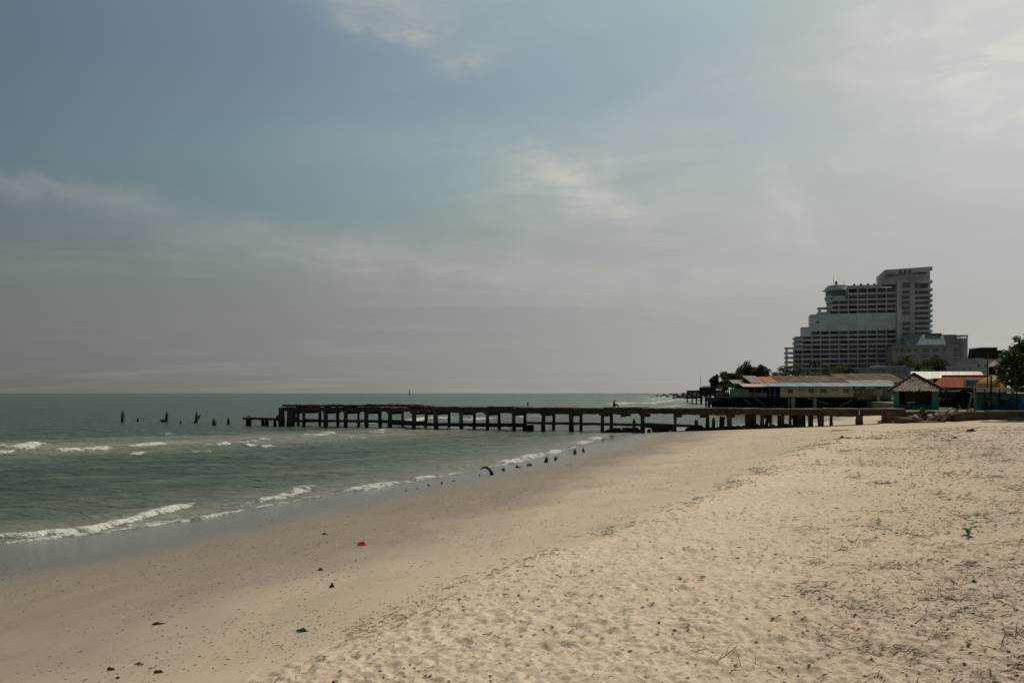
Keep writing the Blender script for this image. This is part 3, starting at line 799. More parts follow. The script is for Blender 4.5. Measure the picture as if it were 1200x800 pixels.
# low tie beams along the posts
for (x0, y0, x1, y1, bk) in ((340, 493.2, 474, 493.2, 0.3), (456, 496.5, 541, 498, -0.1), (541, 498, 571, 498.6, 0.0), (571, 498.6, 616, 499, 0.1), (616, 495, 670, 496.2, 0), (670, 496.2, 753, 497.8, 0), (753, 497, 822, 499.2, 0.2), (357, 492.0, 498, 495, WID), (498, 496.5, 616, 497, WID)):
    a = on_pier(x0, bk); b_ = on_pier(x1, bk)
    a.z = EYE - (y0 - 460) * a.y / F; b_.z = EYE - (y1 - 460) * b_.y / F
    MB().bar(a, b_, 0.22, 0.26, 0.035, 10).build('tie_beam', M_pier, pier)
for (x0, y0, x1, y1) in ((323, 492, 333, 480), (338, 493, 349, 481), (338, 482, 350, 493.5)):
    a = on_pier(x0, 0.1); b_ = on_pier(x1, 0.1)
    a.z = EYE - (y0 - 460) * a.y / F; b_.z = EYE - (y1 - 460) * b_.y / F
    MB().bar(a, b_, 0.26, 0.30, 0.03, 4).build('brace', M_pier, pier)
post(on_pier(330), -1.5, DECK - 0.2, 0.7).build('post', M_pier, pier)
# broken handrail stump left standing on the deck
p = on_pier(618.5, 2.4)
MB().tube([p + Vector((0, 0, DECK)), p + Vector((0.02, 0, DECK + 0.6))], 0.07, 6).build('rail_post', M_bar, pier)
# ragged planks and rubble on the deck edge
for px in np.arange(430, 496, 6.0):
    p = on_pier(px, random.uniform(0.1, 0.5)); z = DECK + 0.22
    MB().bar(p + Vector((0, 0, z)), p + PD * random.uniform(0.5, 0.9) + Vector((0, 0, z + random.uniform(-.04, .05))), 0.3, 0.12, 0.04, 2).build('deck_chunk', M_pier, pier)

# low outer landing at the seaward end
lj = on_pier(308, 0.4)
jet = thing('jetty', 'low broken landing stage at the seaward end of the pier', 'jetty', (lj.x, lj.y, 0))
zl = EYE - (490.5 - 460) * 0.1035
a = on_pier(288, 0.4); b_ = on_pier(328, 0.4)
MB().bar(a + Vector((0, 0, zl)), b_ + Vector((0, 0, zl - .05)), 1.1, 0.30, 0.07, 16).build('deck_slab', M_pier, jet)
for px, w_, hh in ((289.5, .3, .3), (292, .45, .35), (308, .4, .12), (312.5, .5, .1), (322, .4, 0.0), (304, .2, .22), (298, .2, .2), (318, .2, .2)):
    p = on_pier(px, 0.3 if w_ > 0.25 else 0.5)
    post(p, -1.4 if w_ > 0.25 else zl - 0.1, zl + hh, w_, broken=True).build('post', M_pier, jet)

# ------------------------------------------------------------------ old piles standing in the sea
def pile(px, y_top, y_bot, wpx, label, lean=0.0, foot=False):
    d_ = EYE * F / (y_bot - 460.0) * 0.985
    p = Vector(((px - 600) * d_ / F, d_, 0)); top = EYE - (y_top - 460) * d_ / F
    o = post(p, -1.2, top, wpx * d_ / F, lean=lean, broken=True).build('sea_pile', M_bar)
    if foot:
        MB().tube([p + Vector((-.9, 0, .15)), p + Vector((-.45, 0, .12)), p + Vector((.05, 0, .0))], [.14, .25, .3], 7, False, .15).build('snag', M_bar, o)
    return tag(o, label, 'pile', 'old piles standing in the sea')
pile(143, 481.5, 494, 3.4, 'tall dark pile standing alone, leftmost in the sea', lean=0.05)
pile(161.3, 488.8, 493, 2.6, 'small round stump between the two leftmost tall piles')
pile(195.5, 481.5, 493.5, 3.2, 'tall dark sea pile with a snag jutting from its left foot', foot=True)
pile(212, 492.3, 495.4, 2.4, 'tiny stump barely clearing the sea beside the leaning pile')
pile(220, 486.5, 494.6, 3.0, 'short dark pile in the sea leaning over to the right', lean=0.75)
pile(230.3, 482.5, 493.6, 2.8, 'tall slim upright pile in the sea right of the leaning one')
pile(251, 490, 497.5, 5.0, 'squat broad knobbly stump in the sea left of the jetty', foot=False)
pile(267.7, 489, 496.2, 3.0, 'short pointed stump in the sea nearest the low jetty')

# ------------------------------------------------------------------ rubble under the pier
def lump_mesh(seed, n=2, rough=0.28):
    import bmesh
    bm = bmesh.new(); bmesh.ops.create_icosphere(bm, subdivisions=n, radius=0.5)
    rr = random.Random(seed); offs = [Vector((rr.uniform(-1, 1), rr.uniform(-1, 1), rr.uniform(-1, 1))).normalized() for _ in range(9)]
    for v in bm.verts:
        d = v.co.normalized(); s = 1.0
        for o in offs[:5]: s = min(s, 0.62 / max(d.dot(o), 0.45) if d.dot(o) > 0.45 else 9)
        s = min(s, 1.12)
        v.co = d * 0.5 * s * (1 + rr.uniform(-rough, rough) * 0.3)
    me = bpy.data.meshes.new('lump'); bm.to_mesh(me); bm.free()
    return me
M_rock = mat('wet_dark_rock', (0.040, 0.035, 0.028), (0.018, 0.016, 0.014), rough=0.7, scale=3, bump=0.06, bscale=9)
LUMPS = [lump_mesh(k) for k in range(7)]
for me_ in LUMPS: me_.materials.append(M_rock)
def lump(name, loc, dims, k, label, cat, group, m_=None):
    me_ = LUMPS[k % 7]
    if m_ is not None:
        key = (k % 7, m_.name)
        if key not in UNIT:
            c_ = me_.copy(); c_.materials.clear(); c_.materials.append(m_); UNIT[key] = c_
        me_ = UNIT[key]
    o = bpy.data.objects.new(name, me_); o.location = loc; o.scale = dims
    o.rotation_euler = (random.uniform(-.3, .3), random.uniform(-.3, .3), random.uniform(0, 6.28))
    col.objects.link(o); ORG[o.name] = Vector(loc)
    return tag(o, label, cat, group)
LR = 'dark concrete lump in the rubble heaped along the foot of the pier'
k = 0
for px in list(range(712, 792, 7)) + list(range(806, 935, 5)):
    p = on_pier(px, random.uniform(-0.6, 1.2)); s_ = random.uniform(0.45, 0.95)
    if px > 900: s_ *= 0.75
    elif px > 800: s_ *= 1.15
    lump('rubble_block', (p.x, p.y, gz(p.x, p.y) + 0.16 * s_), (s_ * 1.4, s_, s_ * 0.8), k, LR, 'rubble', 'rubble under the pier'); k += 1
for px, py, w_, h_, lab in ((722, 501, 0.9, 0.45, 'dark square block of rubble under the pier beside the leftmost beach post'), (738, 501, 1.5, 0.5, 'long dark slab of rubble under the pier below the pointed stump'), (619, 503, 1.2, 0.6, 'dark lump of fallen concrete in the water under the pier middle')):
    p = on_pier(px, 0.8); z = max(gz(p.x, p.y), -0.1)
    o = MB().bar((p.x - w_ / 2, p.y, z + h_ / 2), (p.x + w_ / 2, p.y, z + h_ / 2 + .05), 0.8, h_, 0.08, 3).build('fallen_block', M_rock)
    tag(o, lab, 'rubble', 'fallen blocks')
p = on_pier(743, -0.4)
o = post(p, gz(p.x, p.y) - .4, EYE - (490.5 - 460) * p.y / F, 0.34, broken=True).build('stump', M_bar); tag(o, 'pointed wooden stump standing in front of the pier above the slab', 'stump')
# fallen beams on the sand under the deck
for (x0, y0, x1, y1, lab) in ((752, 498, 788, 503, 'dark fallen beam sloping down to the sand under the pier'), (764, 502.5, 789, 499.5, 'second fallen beam crossing behind the sloping one')):
    a = on_pier(x0, 0.5); b_ = on_pier(x1, 0.2)
    a.z = EYE - (y0 - 460) * a.y / F; b_.z = EYE - (y1 - 460) * b_.y / F
    o = MB().bar(a, b_, 0.3, 0.32, 0.03, 5).build('fallen_beam', M_pier); tag(o, lab, 'beam')

# ------------------------------------------------------------------ stumps along the swash line
for (px, py, h_, w_, lab) in ((684.5, 529.5, 0.34, 0.20, 'small dark stump, rightmost of the row along the waterline'), (673.5, 532, 0.40, 0.24, 'dark stump second from the right in the row along the waterline'),
                              (640.5, 541.5, 0.44, 0.24, 'tall leaning stump in the swash right of the breaking foam'), (651.5, 539, 0.30, 0.22, 'wet stump just right of the tall leaning one at the waterline'),
                              (620, 545.5, 0.18, 0.40, 'low broad stump with trailing weed in the swash'), (607, 547.5, 0.16, 0.36, 'low broad weedy stump left of the similar one in the swash'),
                              (590, 551, 0.16, 0.20, 'small stump just right of the curved black branch'), (560.5, 557, 0.08, 0.2, 'nearly buried stump just left of the curved black branch'),
                              (531.5, 563.5, 0.10, 0.22, 'small buried stump, first in the left half of the swash row'), (518, 566.5, 0.07, 0.18, 'tiny buried stump, second in the left half of the swash row'),
                              (504, 569, 0.10, 0.2, 'small stump with a wet streak, third in the left half of the swash row'), (489, 572.5, 0.07, 0.18, 'tiny stump second from the left end of the swash row'), (476, 575, 0.05, 0.25, 'flat stump at the left end of the swash row')):
    p = on_sand(px, py); s_ = p.y / 50
    o = post(p, p.z - 0.3, p.z + h_ * 0.8, w_ * 0.85, broken=True, lean=random.uniform(-.1, .1)).build('shore_stump', M_bar)
    tag(o, lab, 'stump', 'stumps along the waterline')
p = on_sand(576, 556.5)
pts = [p + Vector((0.05, 0, -.2)), p + Vector((0, 0, .12)), p + Vector((-.09, 0, .27)), p + Vector((-.23, 0, .37)), p + Vector((-.38, 0, .37)), p + Vector((-.52, -.05, .27))]
o = MB().tube(pts, [.10, .09, .08, .06, .045, .02], 8, True, .06).build('curved_branch', M_bar); tag(o, 'curved black branch hooked over the wet sand at the waterline', 'branch')

# ------------------------------------------------------------------ hotel
M_hc = mat('hotel_render', (0.50, 0.525, 0.55), (0.43, 0.455, 0.48), rough=0.85, scale=0.25, bump=0.02, bscale=2, stain=(0.34, 0.36, 0.38), stain_scale=0.12)
M_hs = mat('hotel_stone', (0.60, 0.67, 0.71), (0.51, 0.575, 0.615), rough=0.8, scale=0.9, bump=0.03, bscale=2, stretch=(0.5, 1, 2.2))
M_hw = mat('dark_glass', (0.15, 0.165, 0.18), (0.075, 0.085, 0.095), rough=0.3, scale=0.35, spec=0.5)
M_hw2 = mat('curtained_glass', (0.22, 0.23, 0.235), (0.10, 0.11, 0.12), rough=0.5, scale=0.5)
M_hw3 = mat('deep_glass', (0.09, 0.10, 0.11), (0.05, 0.055, 0.06), rough=0.3, scale=0.6)
M_hg = mat('green_glass', (0.13, 0.17, 0.17), (0.08, 0.11, 0.11), rough=0.35, scale=0.3, spec=0.5)
HY = 540.0; HS = HY / F
def hx(px): return (px - 600) * HS
def hz(py): return EYE - (py - 460) * HS
hotel = thing('hotel', 'huge grey stepped beach hotel tower with rows of dark balconies', 'hotel', (hx(1000), HY + 12, 2.3))
YF = HY                      # front plane of the balconies
YB = HY + 2.2                # recessed window wall
# body behind the balconies, stepped on the left
def body(x0, x1, y_top, y_bot, name='wall', m_=None, yf=None, dep=12.0):
    return piece(name, m_ or M_hc, (hx(x0), (YB if yf is None else yf), hz(y_bot)), (hx(x1), YB + dep, hz(y_top)), hotel)
body(931, 1052, 404, 463.1); body(941, 1052, 391.5, 404.2); body(950, 1052, 385.5, 391.7)
body(972, 1052, 340, 365); body(975, 1052, 334, 340.2)
# solid stone-clad storeys: panels laid in courses
rowsS = [(368.5, 374.2), (374.2, 379.9), (379.9, 385.3)]
body(950, 1052, 364.7, 385.4, yf=YF - 0.1, m_=M_hs); body(940, 950.2, 380.5, 391.5, yf=YF - .1, m_=M_hs)
for (ya, yb_, xl) in ((364.8, 368.3, 950), (368.3, 371.8, 950), (371.8, 375.3, 950), (375.3, 378.7, 950), (378.7, 382.0, 950), (382.0, 385.3, 950)):
    x = xl
    while x < 1049:
        x2 = min(x + 9.0, 1049)
        piece('stone_panel', M_hs, (hx(x) + .06, YF - 0.22 - random.uniform(0, .08), hz(yb_) + .05), (hx(x2) - .06, YF - 0.1, hz(ya) - .05), hotel); x = x2
piece('window', M_hw, (hx(956.5), YF - 0.35, hz(375.3)), (hx(959.8), YF - 0.2, hz(373)), hotel)
piece('cornice', M_hc, (hx(939), YF - 0.4, hz(381)), (hx(951), YF + 10, hz(380)), hotel)
piece('cornice', M_hc, (hx(949), YF - 0.45, hz(368.6)), (hx(961), YF + 10, hz(367.4)), hotel)
# balcony storeys
bays = [929.5, 940.5, 951.5, 962, 972.5, 983.5, 994.5, 1005.5, 1016.5, 1027.5, 1038.5, 1049]
low = [(387.9, 0), (393.5, 0), (399.2, 0), (405, 0), (410.7, 0), (416.5, 0), (422.4, 0), (428.2, 0), (434, 0), (439.8, 0)]
high = [(345.5, 0), (351.5, 0), (357.5, 0), (363.0, 0)]
def storey(yc, x0, pitch, wl):
    # parapet below the opening, fins between bays, dark recessed glazing
    zc = hz(yc); z0 = zc - pitch * HS / 2
    slab_ = piece('balcony_slab', M_hc, (hx(x0), YF, z0 - 0.32), (hx(1049.5), YB + .3, z0 + 0.86), hotel)
    for j in range(len(bays) - 1):
        if bays[j + 1] <= x0 + 1: continue
        xa, xb = max(bays[j], x0), bays[j + 1]
        piece('window', random.choice((M_hw, M_hw, M_hw2, M_hw3)), (hx(xa) + 0.3, YB - 0.08, z0 + .84), (hx(xb) - 0.3, YB + 0.05, zc + pitch * HS / 2 - .3), hotel)
        if bays[j] > x0 - 1: subpiece('fin_wall', M_hc, (hx(bays[j]) - 0.28, YF + .06, z0 - 0.4), (hx(bays[j]) + 0.28, YB + .2, zc + pitch * HS / 2 - 0.33), slab_)
for yc, _ in low: storey(yc, 940.5 if yc < 392 else 930.5, 5.8, 0)
for yc, _ in high: storey(yc, 972, 6.0, 0)
storey(337.6, 995, 7.6, 0)
piece('roof_parapet', M_hc, (hx(994), YF - 0.5, hz(335)), (hx(1033), YB + 12, hz(331)), hotel)
# open corner balconies at each step: slab, parapet and one outer column, sky behind
def corner(x0, x1, ya, yb_, n, roof=True):
    pitch = (yb_ - ya) / n
    for i in range(n + 1):
        z = hz(ya + pitch * i)
        hgt = 0.9 if i == 0 else 1.25
        piece('corner_balcony', M_hc, (hx(x0), YF + .1, z - hgt), (hx(x1), YF + 7, z + .12), hotel)
    piece('corner_column', M_hc, (hx(x0) + .8, YF + .5, hz(yb_)), (hx(x0) + 1.9, YF + 1.5, hz(ya) - .4), hotel)
    piece('corner_column', M_hc, (hx(x0) + .8, YF + 5.2, hz(yb_)), (hx(x0) + 1.9, YF + 6.2, hz(ya) - .4), hotel)
corner(919.2, 931, 404.5, 433, 5); corner(929.2, 941, 393, 404.5, 2); corner(958.8, 973, 356.5, 367.8, 2); corner(969.5, 976, 343, 355.5, 2)
piece('wall', M_hc, (hx(958.9), YF + 3, hz(367.9)), (hx(974), YB + 15, hz(362.2)), hotel)
# round restaurant drum on the left shoulder with its disc roof
def drum(xc, r, y0, y1, name, m_, dy=8.0, r2=None):
    seg = 28; vs = []; fs = []
    r2 = r if r2 is None else r2
    for zz_, rr in ((hz(y1), r), (hz(y0), r2)):
        for k_ in range(seg):
            a = 2 * math.pi * k_ / seg; vs.append((hx(xc) + math.cos(a) * rr, YF + dy + math.sin(a) * rr, zz_))
    fs = [(k_, (k_ + 1) % seg, seg + (k_ + 1) % seg, seg + k_) for k_ in range(seg)] + [tuple(range(seg - 1, -1, -1)), tuple(range(seg, 2 * seg))]
    return MB().add(vs, fs).build(name, m_, hotel)
drum(983, 7.4, 335.5, 343.5, 'drum_glazing', M_hg); drum(983, 7.8, 343.2, 347, 'drum_band', M_hc, r2=8.2); drum(983.2, 8.6, 331.5, 335.6, 'drum_roof', M_hc, r2=7.6)
drum(983.6, 6.8, 329.4, 331.6, 'drum_roof', M_hc); drum(984, 6.5, 347, 356, 'drum_core', M_hg)
MB().add([(hx(964), YF + 8, hz(335.2)), (hx(971), YF + 3.5, hz(335.9)), (hx(971), YF + 12.5, hz(335.9)), (hx(971), YF + 3.5, hz(334)), (hx(971), YF + 12.5, hz(334))], [(0, 1, 3), (0, 4, 2), (0, 2, 1), (0, 3, 4), (1, 2, 4, 3)]).build('drum_canopy', M_hc, hotel)
MB().tube([(hx(979), YF + 8, hz(330)), (hx(979), YF + 8, hz(317))], 0.12, 5).build('antenna', M_hc, hotel)
MB().tube([(hx(982.2), YF + 8, hz(330)), (hx(982.2), YF + 8, hz(327.4))], 0.2, 5).build('beacon_mast', M_hc, hotel)
MB().tube([(hx(982.2), YF + 8, hz(327.6)), (hx(982.2), YF + 8, hz(325.5)), (hx(982.2), YF + 8, hz(322.8))], [0.7, 0.95, 0.6], 8).build('beacon', M_hw, hotel)
MB().tube([(hx(991.5), YF + 8, hz(331)), (hx(991.5), YF + 8, hz(322))], 0.09, 5).build('antenna', M_hc, hotel)
# stair and lift core
body(1049.5, 1070.5, 326, 463.1, 'core_wall', yf=YF - 1.6)
piece('core_rib', M_hc, (hx(1050.2), YF - 2.0, hz(446)), (hx(1054.5), YF - 1.55, hz(327)), hotel)
piece('core_rib', M_hc, (hx(1065.2), YF - 2.0, hz(446)), (hx(1069.8), YF - 1.55, hz(327)), hotel)
for yc, hh in ((332.6, 6.0), (341, 4), (347.2, 4), (353.3, 4), (359.4, 4), (365.5, 4), (378, 4), (384.2, 4), (390.2, 4), (396.3, 4), (402.5, 4)):
    piece('window', M_hw, (hx(1056), YF - 1.75, hz(yc + hh / 2)), (hx(1064), YF - 1.5, hz(yc - hh / 2)), hotel)
# right wing with rounded balconies
body(1070.4, 1087, 322, 463.1, 'wing_wall', yf=YF + 1.4)
def round_slab(y0, y1, name):
    pts = [(hx(1070.6), YF - 1.0), (hx(1086), YF - 1.0)]
    for k_ in range(7):
        a = -math.pi / 2 + math.pi / 2 * k_ / 6 * 1.0
        pts.append((hx(1087) + math.cos(a) * 2.2, YF + 1.2 + math.sin(a) * 2.2))
    pts += [(hx(1087) + 2.2, YF + 12), (hx(1070.6), YF + 12)]
    MB().prism(pts, 'z', hz(y1), hz(y0)).build(name, M_hc, hotel)
ylev = [328.5, 337.8] + [344.8 + 6.02 * i for i in range(9)]
for i, y in enumerate(ylev):
    round_slab(y - 1.2, y + 1.7, 'round_balcony')
    nxt = ylev[i + 1] if i + 1 < len(ylev) else y + 6
    piece('window', M_hw, (hx(1071.6), YF + 1.25, hz(nxt - 1.4)), (hx(1074.3), YF + 1.5, hz(y + 2.0)), hotel)
    piece('window', M_hw, (hx(1076), YF + 1.25, hz(nxt - 1.4)), (hx(1086), YF + 1.5, hz(y + 2.0)), hotel)
piece('corner_column', M_hc, (hx(1088.3), YF + 4, hz(394)), (hx(1088.3) + .8, YF + 4.8, hz(329)), hotel)
# crown: overhanging roof with splayed left end
body(1031.5, 1087.5, 318, 331, 'penthouse_wall', yf=YF - 0.6)
MB().prism([(hx(1035.5), hz(314.2)), (hx(1089), hz(312)), (hx(1089), hz(316.2)), (hx(1086.5), hz(317.6)), (hx(1037), hz(319.4)), (hx(1033.5), hz(324)), (hx(1029), hz(324.3)), (hx(1029.2), hz(320.8))], 'y', YF - 3.2, YF + 8).build('crown_roof', M_hc, hotel)
for x0, x1, y0, y1 in ((1052, 1054.5, 315, 320), (1057, 1059.7, 315, 319.8), (1062.2, 1065, 314.8, 319.6)):
    piece('crown_slot', M_hw, (hx(x0), YF - 3.35, hz(y1)), (hx(x1), YF - 3.1, hz(y0)), hotel)
for x0, x1, y0, y1 in ((1040, 1048, 320.2, 321.6), (1068, 1072, 318.8, 320), (1074, 1083, 318.2, 319.8)):
    piece('crown_slot', M_hw, (hx(x0), YF - 0.8, hz(y1)), (hx(x1), YF - 0.5, hz(y0)), hotel)
for x in (1075, 1080): piece('window', M_hw, (hx(x), YF + 1.2, hz(326)), (hx(x + 2), YF + 1.5, hz(323.5)), hotel)
# roof planting
M_leafd = mat('dark_leaf', (0.060, 0.075, 0.030), (0.028, 0.040, 0.016), rough=0.7, scale=0.5, trans=0.25)
for x in (1001, 1009, 1017, 1024.5):
    MB().tube([(hx(x), YF + 1.5, hz(331.2)), (hx(x) + .3, YF + 1.5, hz(329.8)), (hx(x), YF + 1.5, hz(328.6))], [.4, 1.0, .3], 6, False, .4).build('roof_plant', M_leafd, hotel)

# lower convention wing on the right, in front of the tower
HY2 = 515.0; HS2 = HY2 / F
def ax(px): return (px - 600) * HS2
def azz(py): return EYE - (py - 460) * HS2
M_an = mat('annex_render', (0.31, 0.315, 0.31), (0.25, 0.255, 0.25), rough=0.85, scale=0.3, bump=0.02, bscale=2)
annex = thing('hotel_annex', 'low grey hotel wing with glazed roof and round corner turret beside tower', 'building', (ax(1095), HY2 + 8, 2.3))
def apiece(name, m_, x0, x1, y0, y1, ya, yb_): return piece(name, m_, (ax(x0), HY2 + ya, azz(y1)), (ax(x1), HY2 + yb_, azz(y0)), annex)
apiece('wall', M_an, 1050, 1126, 404.5, 463.2, 0, 20)
apiece('upper_wall', M_an, 1066, 1126, 397, 404.6, 3, 20)
apiece('parapet', M_an, 1092, 1126, 391.5, 397.2, 5.5, 19)
apiece('roof_slab', M_hw, 1091, 1109, 389.8, 391.6, 5, 19.5)
apiece('roof_slab', M_an, 1070, 1092, 390.5, 397.2, 6, 19)
# sloping glazed roof in panes
gp = [1066, 1071, 1076, 1081, 1086, 1091, 1096, 1101, 1106, 1111]
for i in range(len(gp) - 1):
    x0, x1 = ax(gp[i]), ax(gp[i + 1]) - 0.12
    t0 = 391 + (0.0 if gp[i] > 1070 else 3.0)
    MB().slab([(x0, HY2 - 0.3, azz(405)), (x1, HY2 - 0.3, azz(405)), (x1, HY2 + 5.6, azz(t0)), (x0, HY2 + 5.6, azz(t0))], 0.15).build('roof_pane', M_hg, annex)
for x0, x1 in ((1053.5, 1057), (1059, 1063), (1066, 1071), (1075, 1080), (1084, 1091), (1095, 1103), (1107, 1109.4)):
    apiece('window', M_hw, x0, x1, 408, 412.2, -0.12, 0.2)
for x0, x1 in ((1060, 1064), (1070, 1076), (1083, 1090), (1096, 1103)):
    apiece('window', M_hw, x0, x1, 416, 419.5, -0.12, 0.2)
for yc in (402.2, 409.5, 415.5, 421.5):
    apiece('window', M_hw, 1120, 1124, yc - 1.7, yc + 1.7, -0.14, 0.2)
apiece('cornice', M_an, 1049.6, 1126, 403.8, 405.2, -0.6, 0.5)
seg = 24
def turret(r, y0, y1, name, m_):
    vs = []
    for zz_ in (azz(y1), azz(y0)):
        for k_ in range(seg):
            a = 2 * math.pi * k_ / seg; vs.append((ax(1131) + math.cos(a) * r, HY2 + 4 + math.sin(a) * r, zz_))
    MB().add(vs, [(k_, (k_ + 1) % seg, seg + (k_ + 1) % seg, seg + k_) for k_ in range(seg)] + [tuple(range(seg - 1, -1, -1)), tuple(range(seg, 2 * seg))]).build(name, m_, annex)
turret(3.3, 396.5, 463.2, 'turret', M_an); turret(3.5, 392.6, 393.6, 'turret_ring', M_an)
for k_ in range(12):
    a = 2 * math.pi * k_ / 12 + .1; x = ax(1131) + math.cos(a) * 3.2; y = HY2 + 4 + math.sin(a) * 3.2
    piece('baluster', M_an, (x - .13, y - .13, azz(396.6)), (x + .13, y + .13, azz(393.5)), annex)
for x in (1119, 1121.5, 1124, 1126.5):
    apiece('baluster', M_an, x, x + .5, 393.8, 397, -0.1, 0.2)
apiece('rail', M_an, 1112, 1128, 392.8, 393.8, -0.15, 0.25)

hotel.rotation_euler.z = R(-14); hotel.scale = (0.945, 1, 0.974); hotel.location.x += 2.9
annex.rotation_euler.z = R(-10); annex.scale.x = 0.97

# ------------------------------------------------------------------ sea wall and promenade
M_wall = mat('mossy_wall', (0.145, 0.125, 0.090), (0.080, 0.074, 0.050), rough=0.95, scale=1.4, bump=0.04, bscale=6, stain=(0.11, 0.08, 0.066), stain_scale=0.5)
M_cop = mat('pale_coping', (0.26, 0.25, 0.19), (0.17, 0.17, 0.12), rough=0.9, scale=2.0, bump=0.03)
wall = thing('sea_wall', 'low dark mossy concrete sea wall behind the beach on the right', 'wall', (48, 76.6, 1.4))
x = P(1118, 482, 76.5).x
while x < 62:
    L = random.uniform(2.6, 3.4)
    MB().bar((x, 76.6 + random.uniform(-.03, .03), 1.55), (x + L - 0.02, 76.6, 1.55), 0.7, 1.5 + random.uniform(-.06, .03), 0.03, 5).build('wall_block', M_wall, wall)
    x += L
xc = P(1157, 482, 76.5).x
while xc < 61:
    MB().bar((xc, 76.55, 2.345), (xc + 1.48, 76.55, 2.345), 0.8, 0.09, 0.012, 3).build('coping', M_cop, wall); xc += 1.5
# abutment that carries the pier's shore end
mb = MB().bar((P(1040, 480, 77).x, 77.6, 1.6), (P(1120, 480, 77).x, 77.4, 1.6), 1.2, 1.45, 0.06, 8)
ab = mb.build('abutment', M_wall); tag(ab, 'dark low abutment behind driftwood where the pier meets land', 'wall')

# ------------------------------------------------------------------ stilt restaurant
M_beige = mat('beige_boards', (0.600, 0.540, 0.360), (0.480, 0.430, 0.290), rough=0.85, scale=1.2, bump=0.01, stretch=(1, 1, 3), stain=(0.44, 0.39, 0.27), stain_scale=0.35)
M_blueg = mat('grey_boards', (0.253, 0.253, 0.275), (0.187, 0.187, 0.198), rough=0.85, scale=1.0, bump=0.01)
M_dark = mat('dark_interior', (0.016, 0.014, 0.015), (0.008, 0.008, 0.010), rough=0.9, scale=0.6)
M_stilt = mat('stilt_wood', (0.045, 0.038, 0.030), (0.02, 0.018, 0.016), rough=0.9, scale=1.5, bump=0.02)
M_colm = mat('beige_column', (0.320, 0.288, 0.192), (0.224, 0.200, 0.136), rough=0.9, scale=1.5, stain=(0.08, 0.07, 0.05), stain_scale=0.5)
M_sky = mat('pale_blue_roof', (0.19, 0.275, 0.31), (0.165, 0.245, 0.28), rough=0.6, scale=0.8, stain=(0.24, 0.28, 0.28), stain_scale=0.4, spec=0.0)
M_tan = mat('tan_roof', (0.46, 0.36, 0.26), (0.38, 0.30, 0.22), rough=0.8, scale=0.8, spec=0.0)
M_corr = mat('grey_corrugated', (0.27, 0.24, 0.20), (0.20, 0.17, 0.135), rough=0.8, scale=0.6, stain=(0.155, 0.115, 0.08), stain_scale=0.25, spec=0.0)
M_brn = mat('rusty_corrugated', (0.135, 0.095, 0.070), (0.095, 0.070, 0.052), rough=0.85, scale=0.7, stain=(0.16, 0.135, 0.10), stain_scale=0.3, spec=0.0)
M_orange = mat('orange_sheet', (0.40, 0.155, 0.09), (0.34, 0.135, 0.08), rough=0.8, scale=0.8, spec=0.0)
M_red = mat('red_sheet', (0.21, 0.072, 0.050), (0.165, 0.060, 0.044), rough=0.8, scale=0.5, stain=(0.12, 0.055, 0.04), stain_scale=0.3, spec=0.0)
M_white = mat('white_paint', (0.72, 0.71, 0.68), (0.60, 0.59, 0.56), rough=0.7, scale=1.0)
RY = 165.0; RS = RY / F
def rx(px): return (px - 600) * RS
def rz(py): return EYE - (py - 460) * RS
rest = thing('stilt_restaurant', 'long beige restaurant on stilts with pale blue roof edge and windows', 'building', (rx(950), RY + 4, 0.4))
def rp(name, m_, x0, x1, y0, y1, ya, yb_): return piece(name, m_, (rx(x0), RY + ya, rz(y1)), (rx(x1), RY + yb_, rz(y0)), rest)
rp('floor_slab', M_stilt, 855, 1003, 465.2, 467.4, -0.4, 12)
for x0 in np.arange(914.5, 999, 3.05): rp('wall_board', M_beige, x0, x0 + 3.0, 452.6, 465.3, 0, 0.25)
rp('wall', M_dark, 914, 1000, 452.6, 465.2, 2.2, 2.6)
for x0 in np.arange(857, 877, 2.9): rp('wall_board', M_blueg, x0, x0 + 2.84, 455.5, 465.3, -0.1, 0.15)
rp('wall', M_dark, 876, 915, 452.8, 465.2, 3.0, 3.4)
for x in (884, 893, 902, 908): rp('veranda_post', M_blueg, x, x + .8, 453, 465.2, 0.1, 0.3)
rp('veranda_rail', M_blueg, 877, 914, 462.2, 462.9, 0.05, 0.2)
rp('veranda_panel', M_blueg, 877, 899, 459.5, 465.1, 0.3, 0.4)
for xc_, yc_, ww, hh in ((926, 458.2, 6, 4.8), (950.5, 458.0, 6.2, 5), (965, 458.0, 7, 5), (991, 458.0, 6.4, 5)):
    wn_ = rp('window', M_hw, xc_ - ww / 2, xc_ + ww / 2, yc_ - hh / 2, yc_ + hh / 2, -0.05, 0.1)
    for fx in (xc_ - ww / 2, xc_ - .15, xc_ + ww / 2 - .3): subpiece('window_frame', M_colm, (rx(fx), RY - .09, rz(yc_ + hh / 2)), (rx(fx + .35), RY - .052, rz(yc_ - hh / 2)), wn_)
for xc_ in (937.3, 941, 976.5, 980): rp('vent', M_hw, xc_ - 1.3, xc_ + 1.3, 455.8, 457.4, -0.05, 0.1)
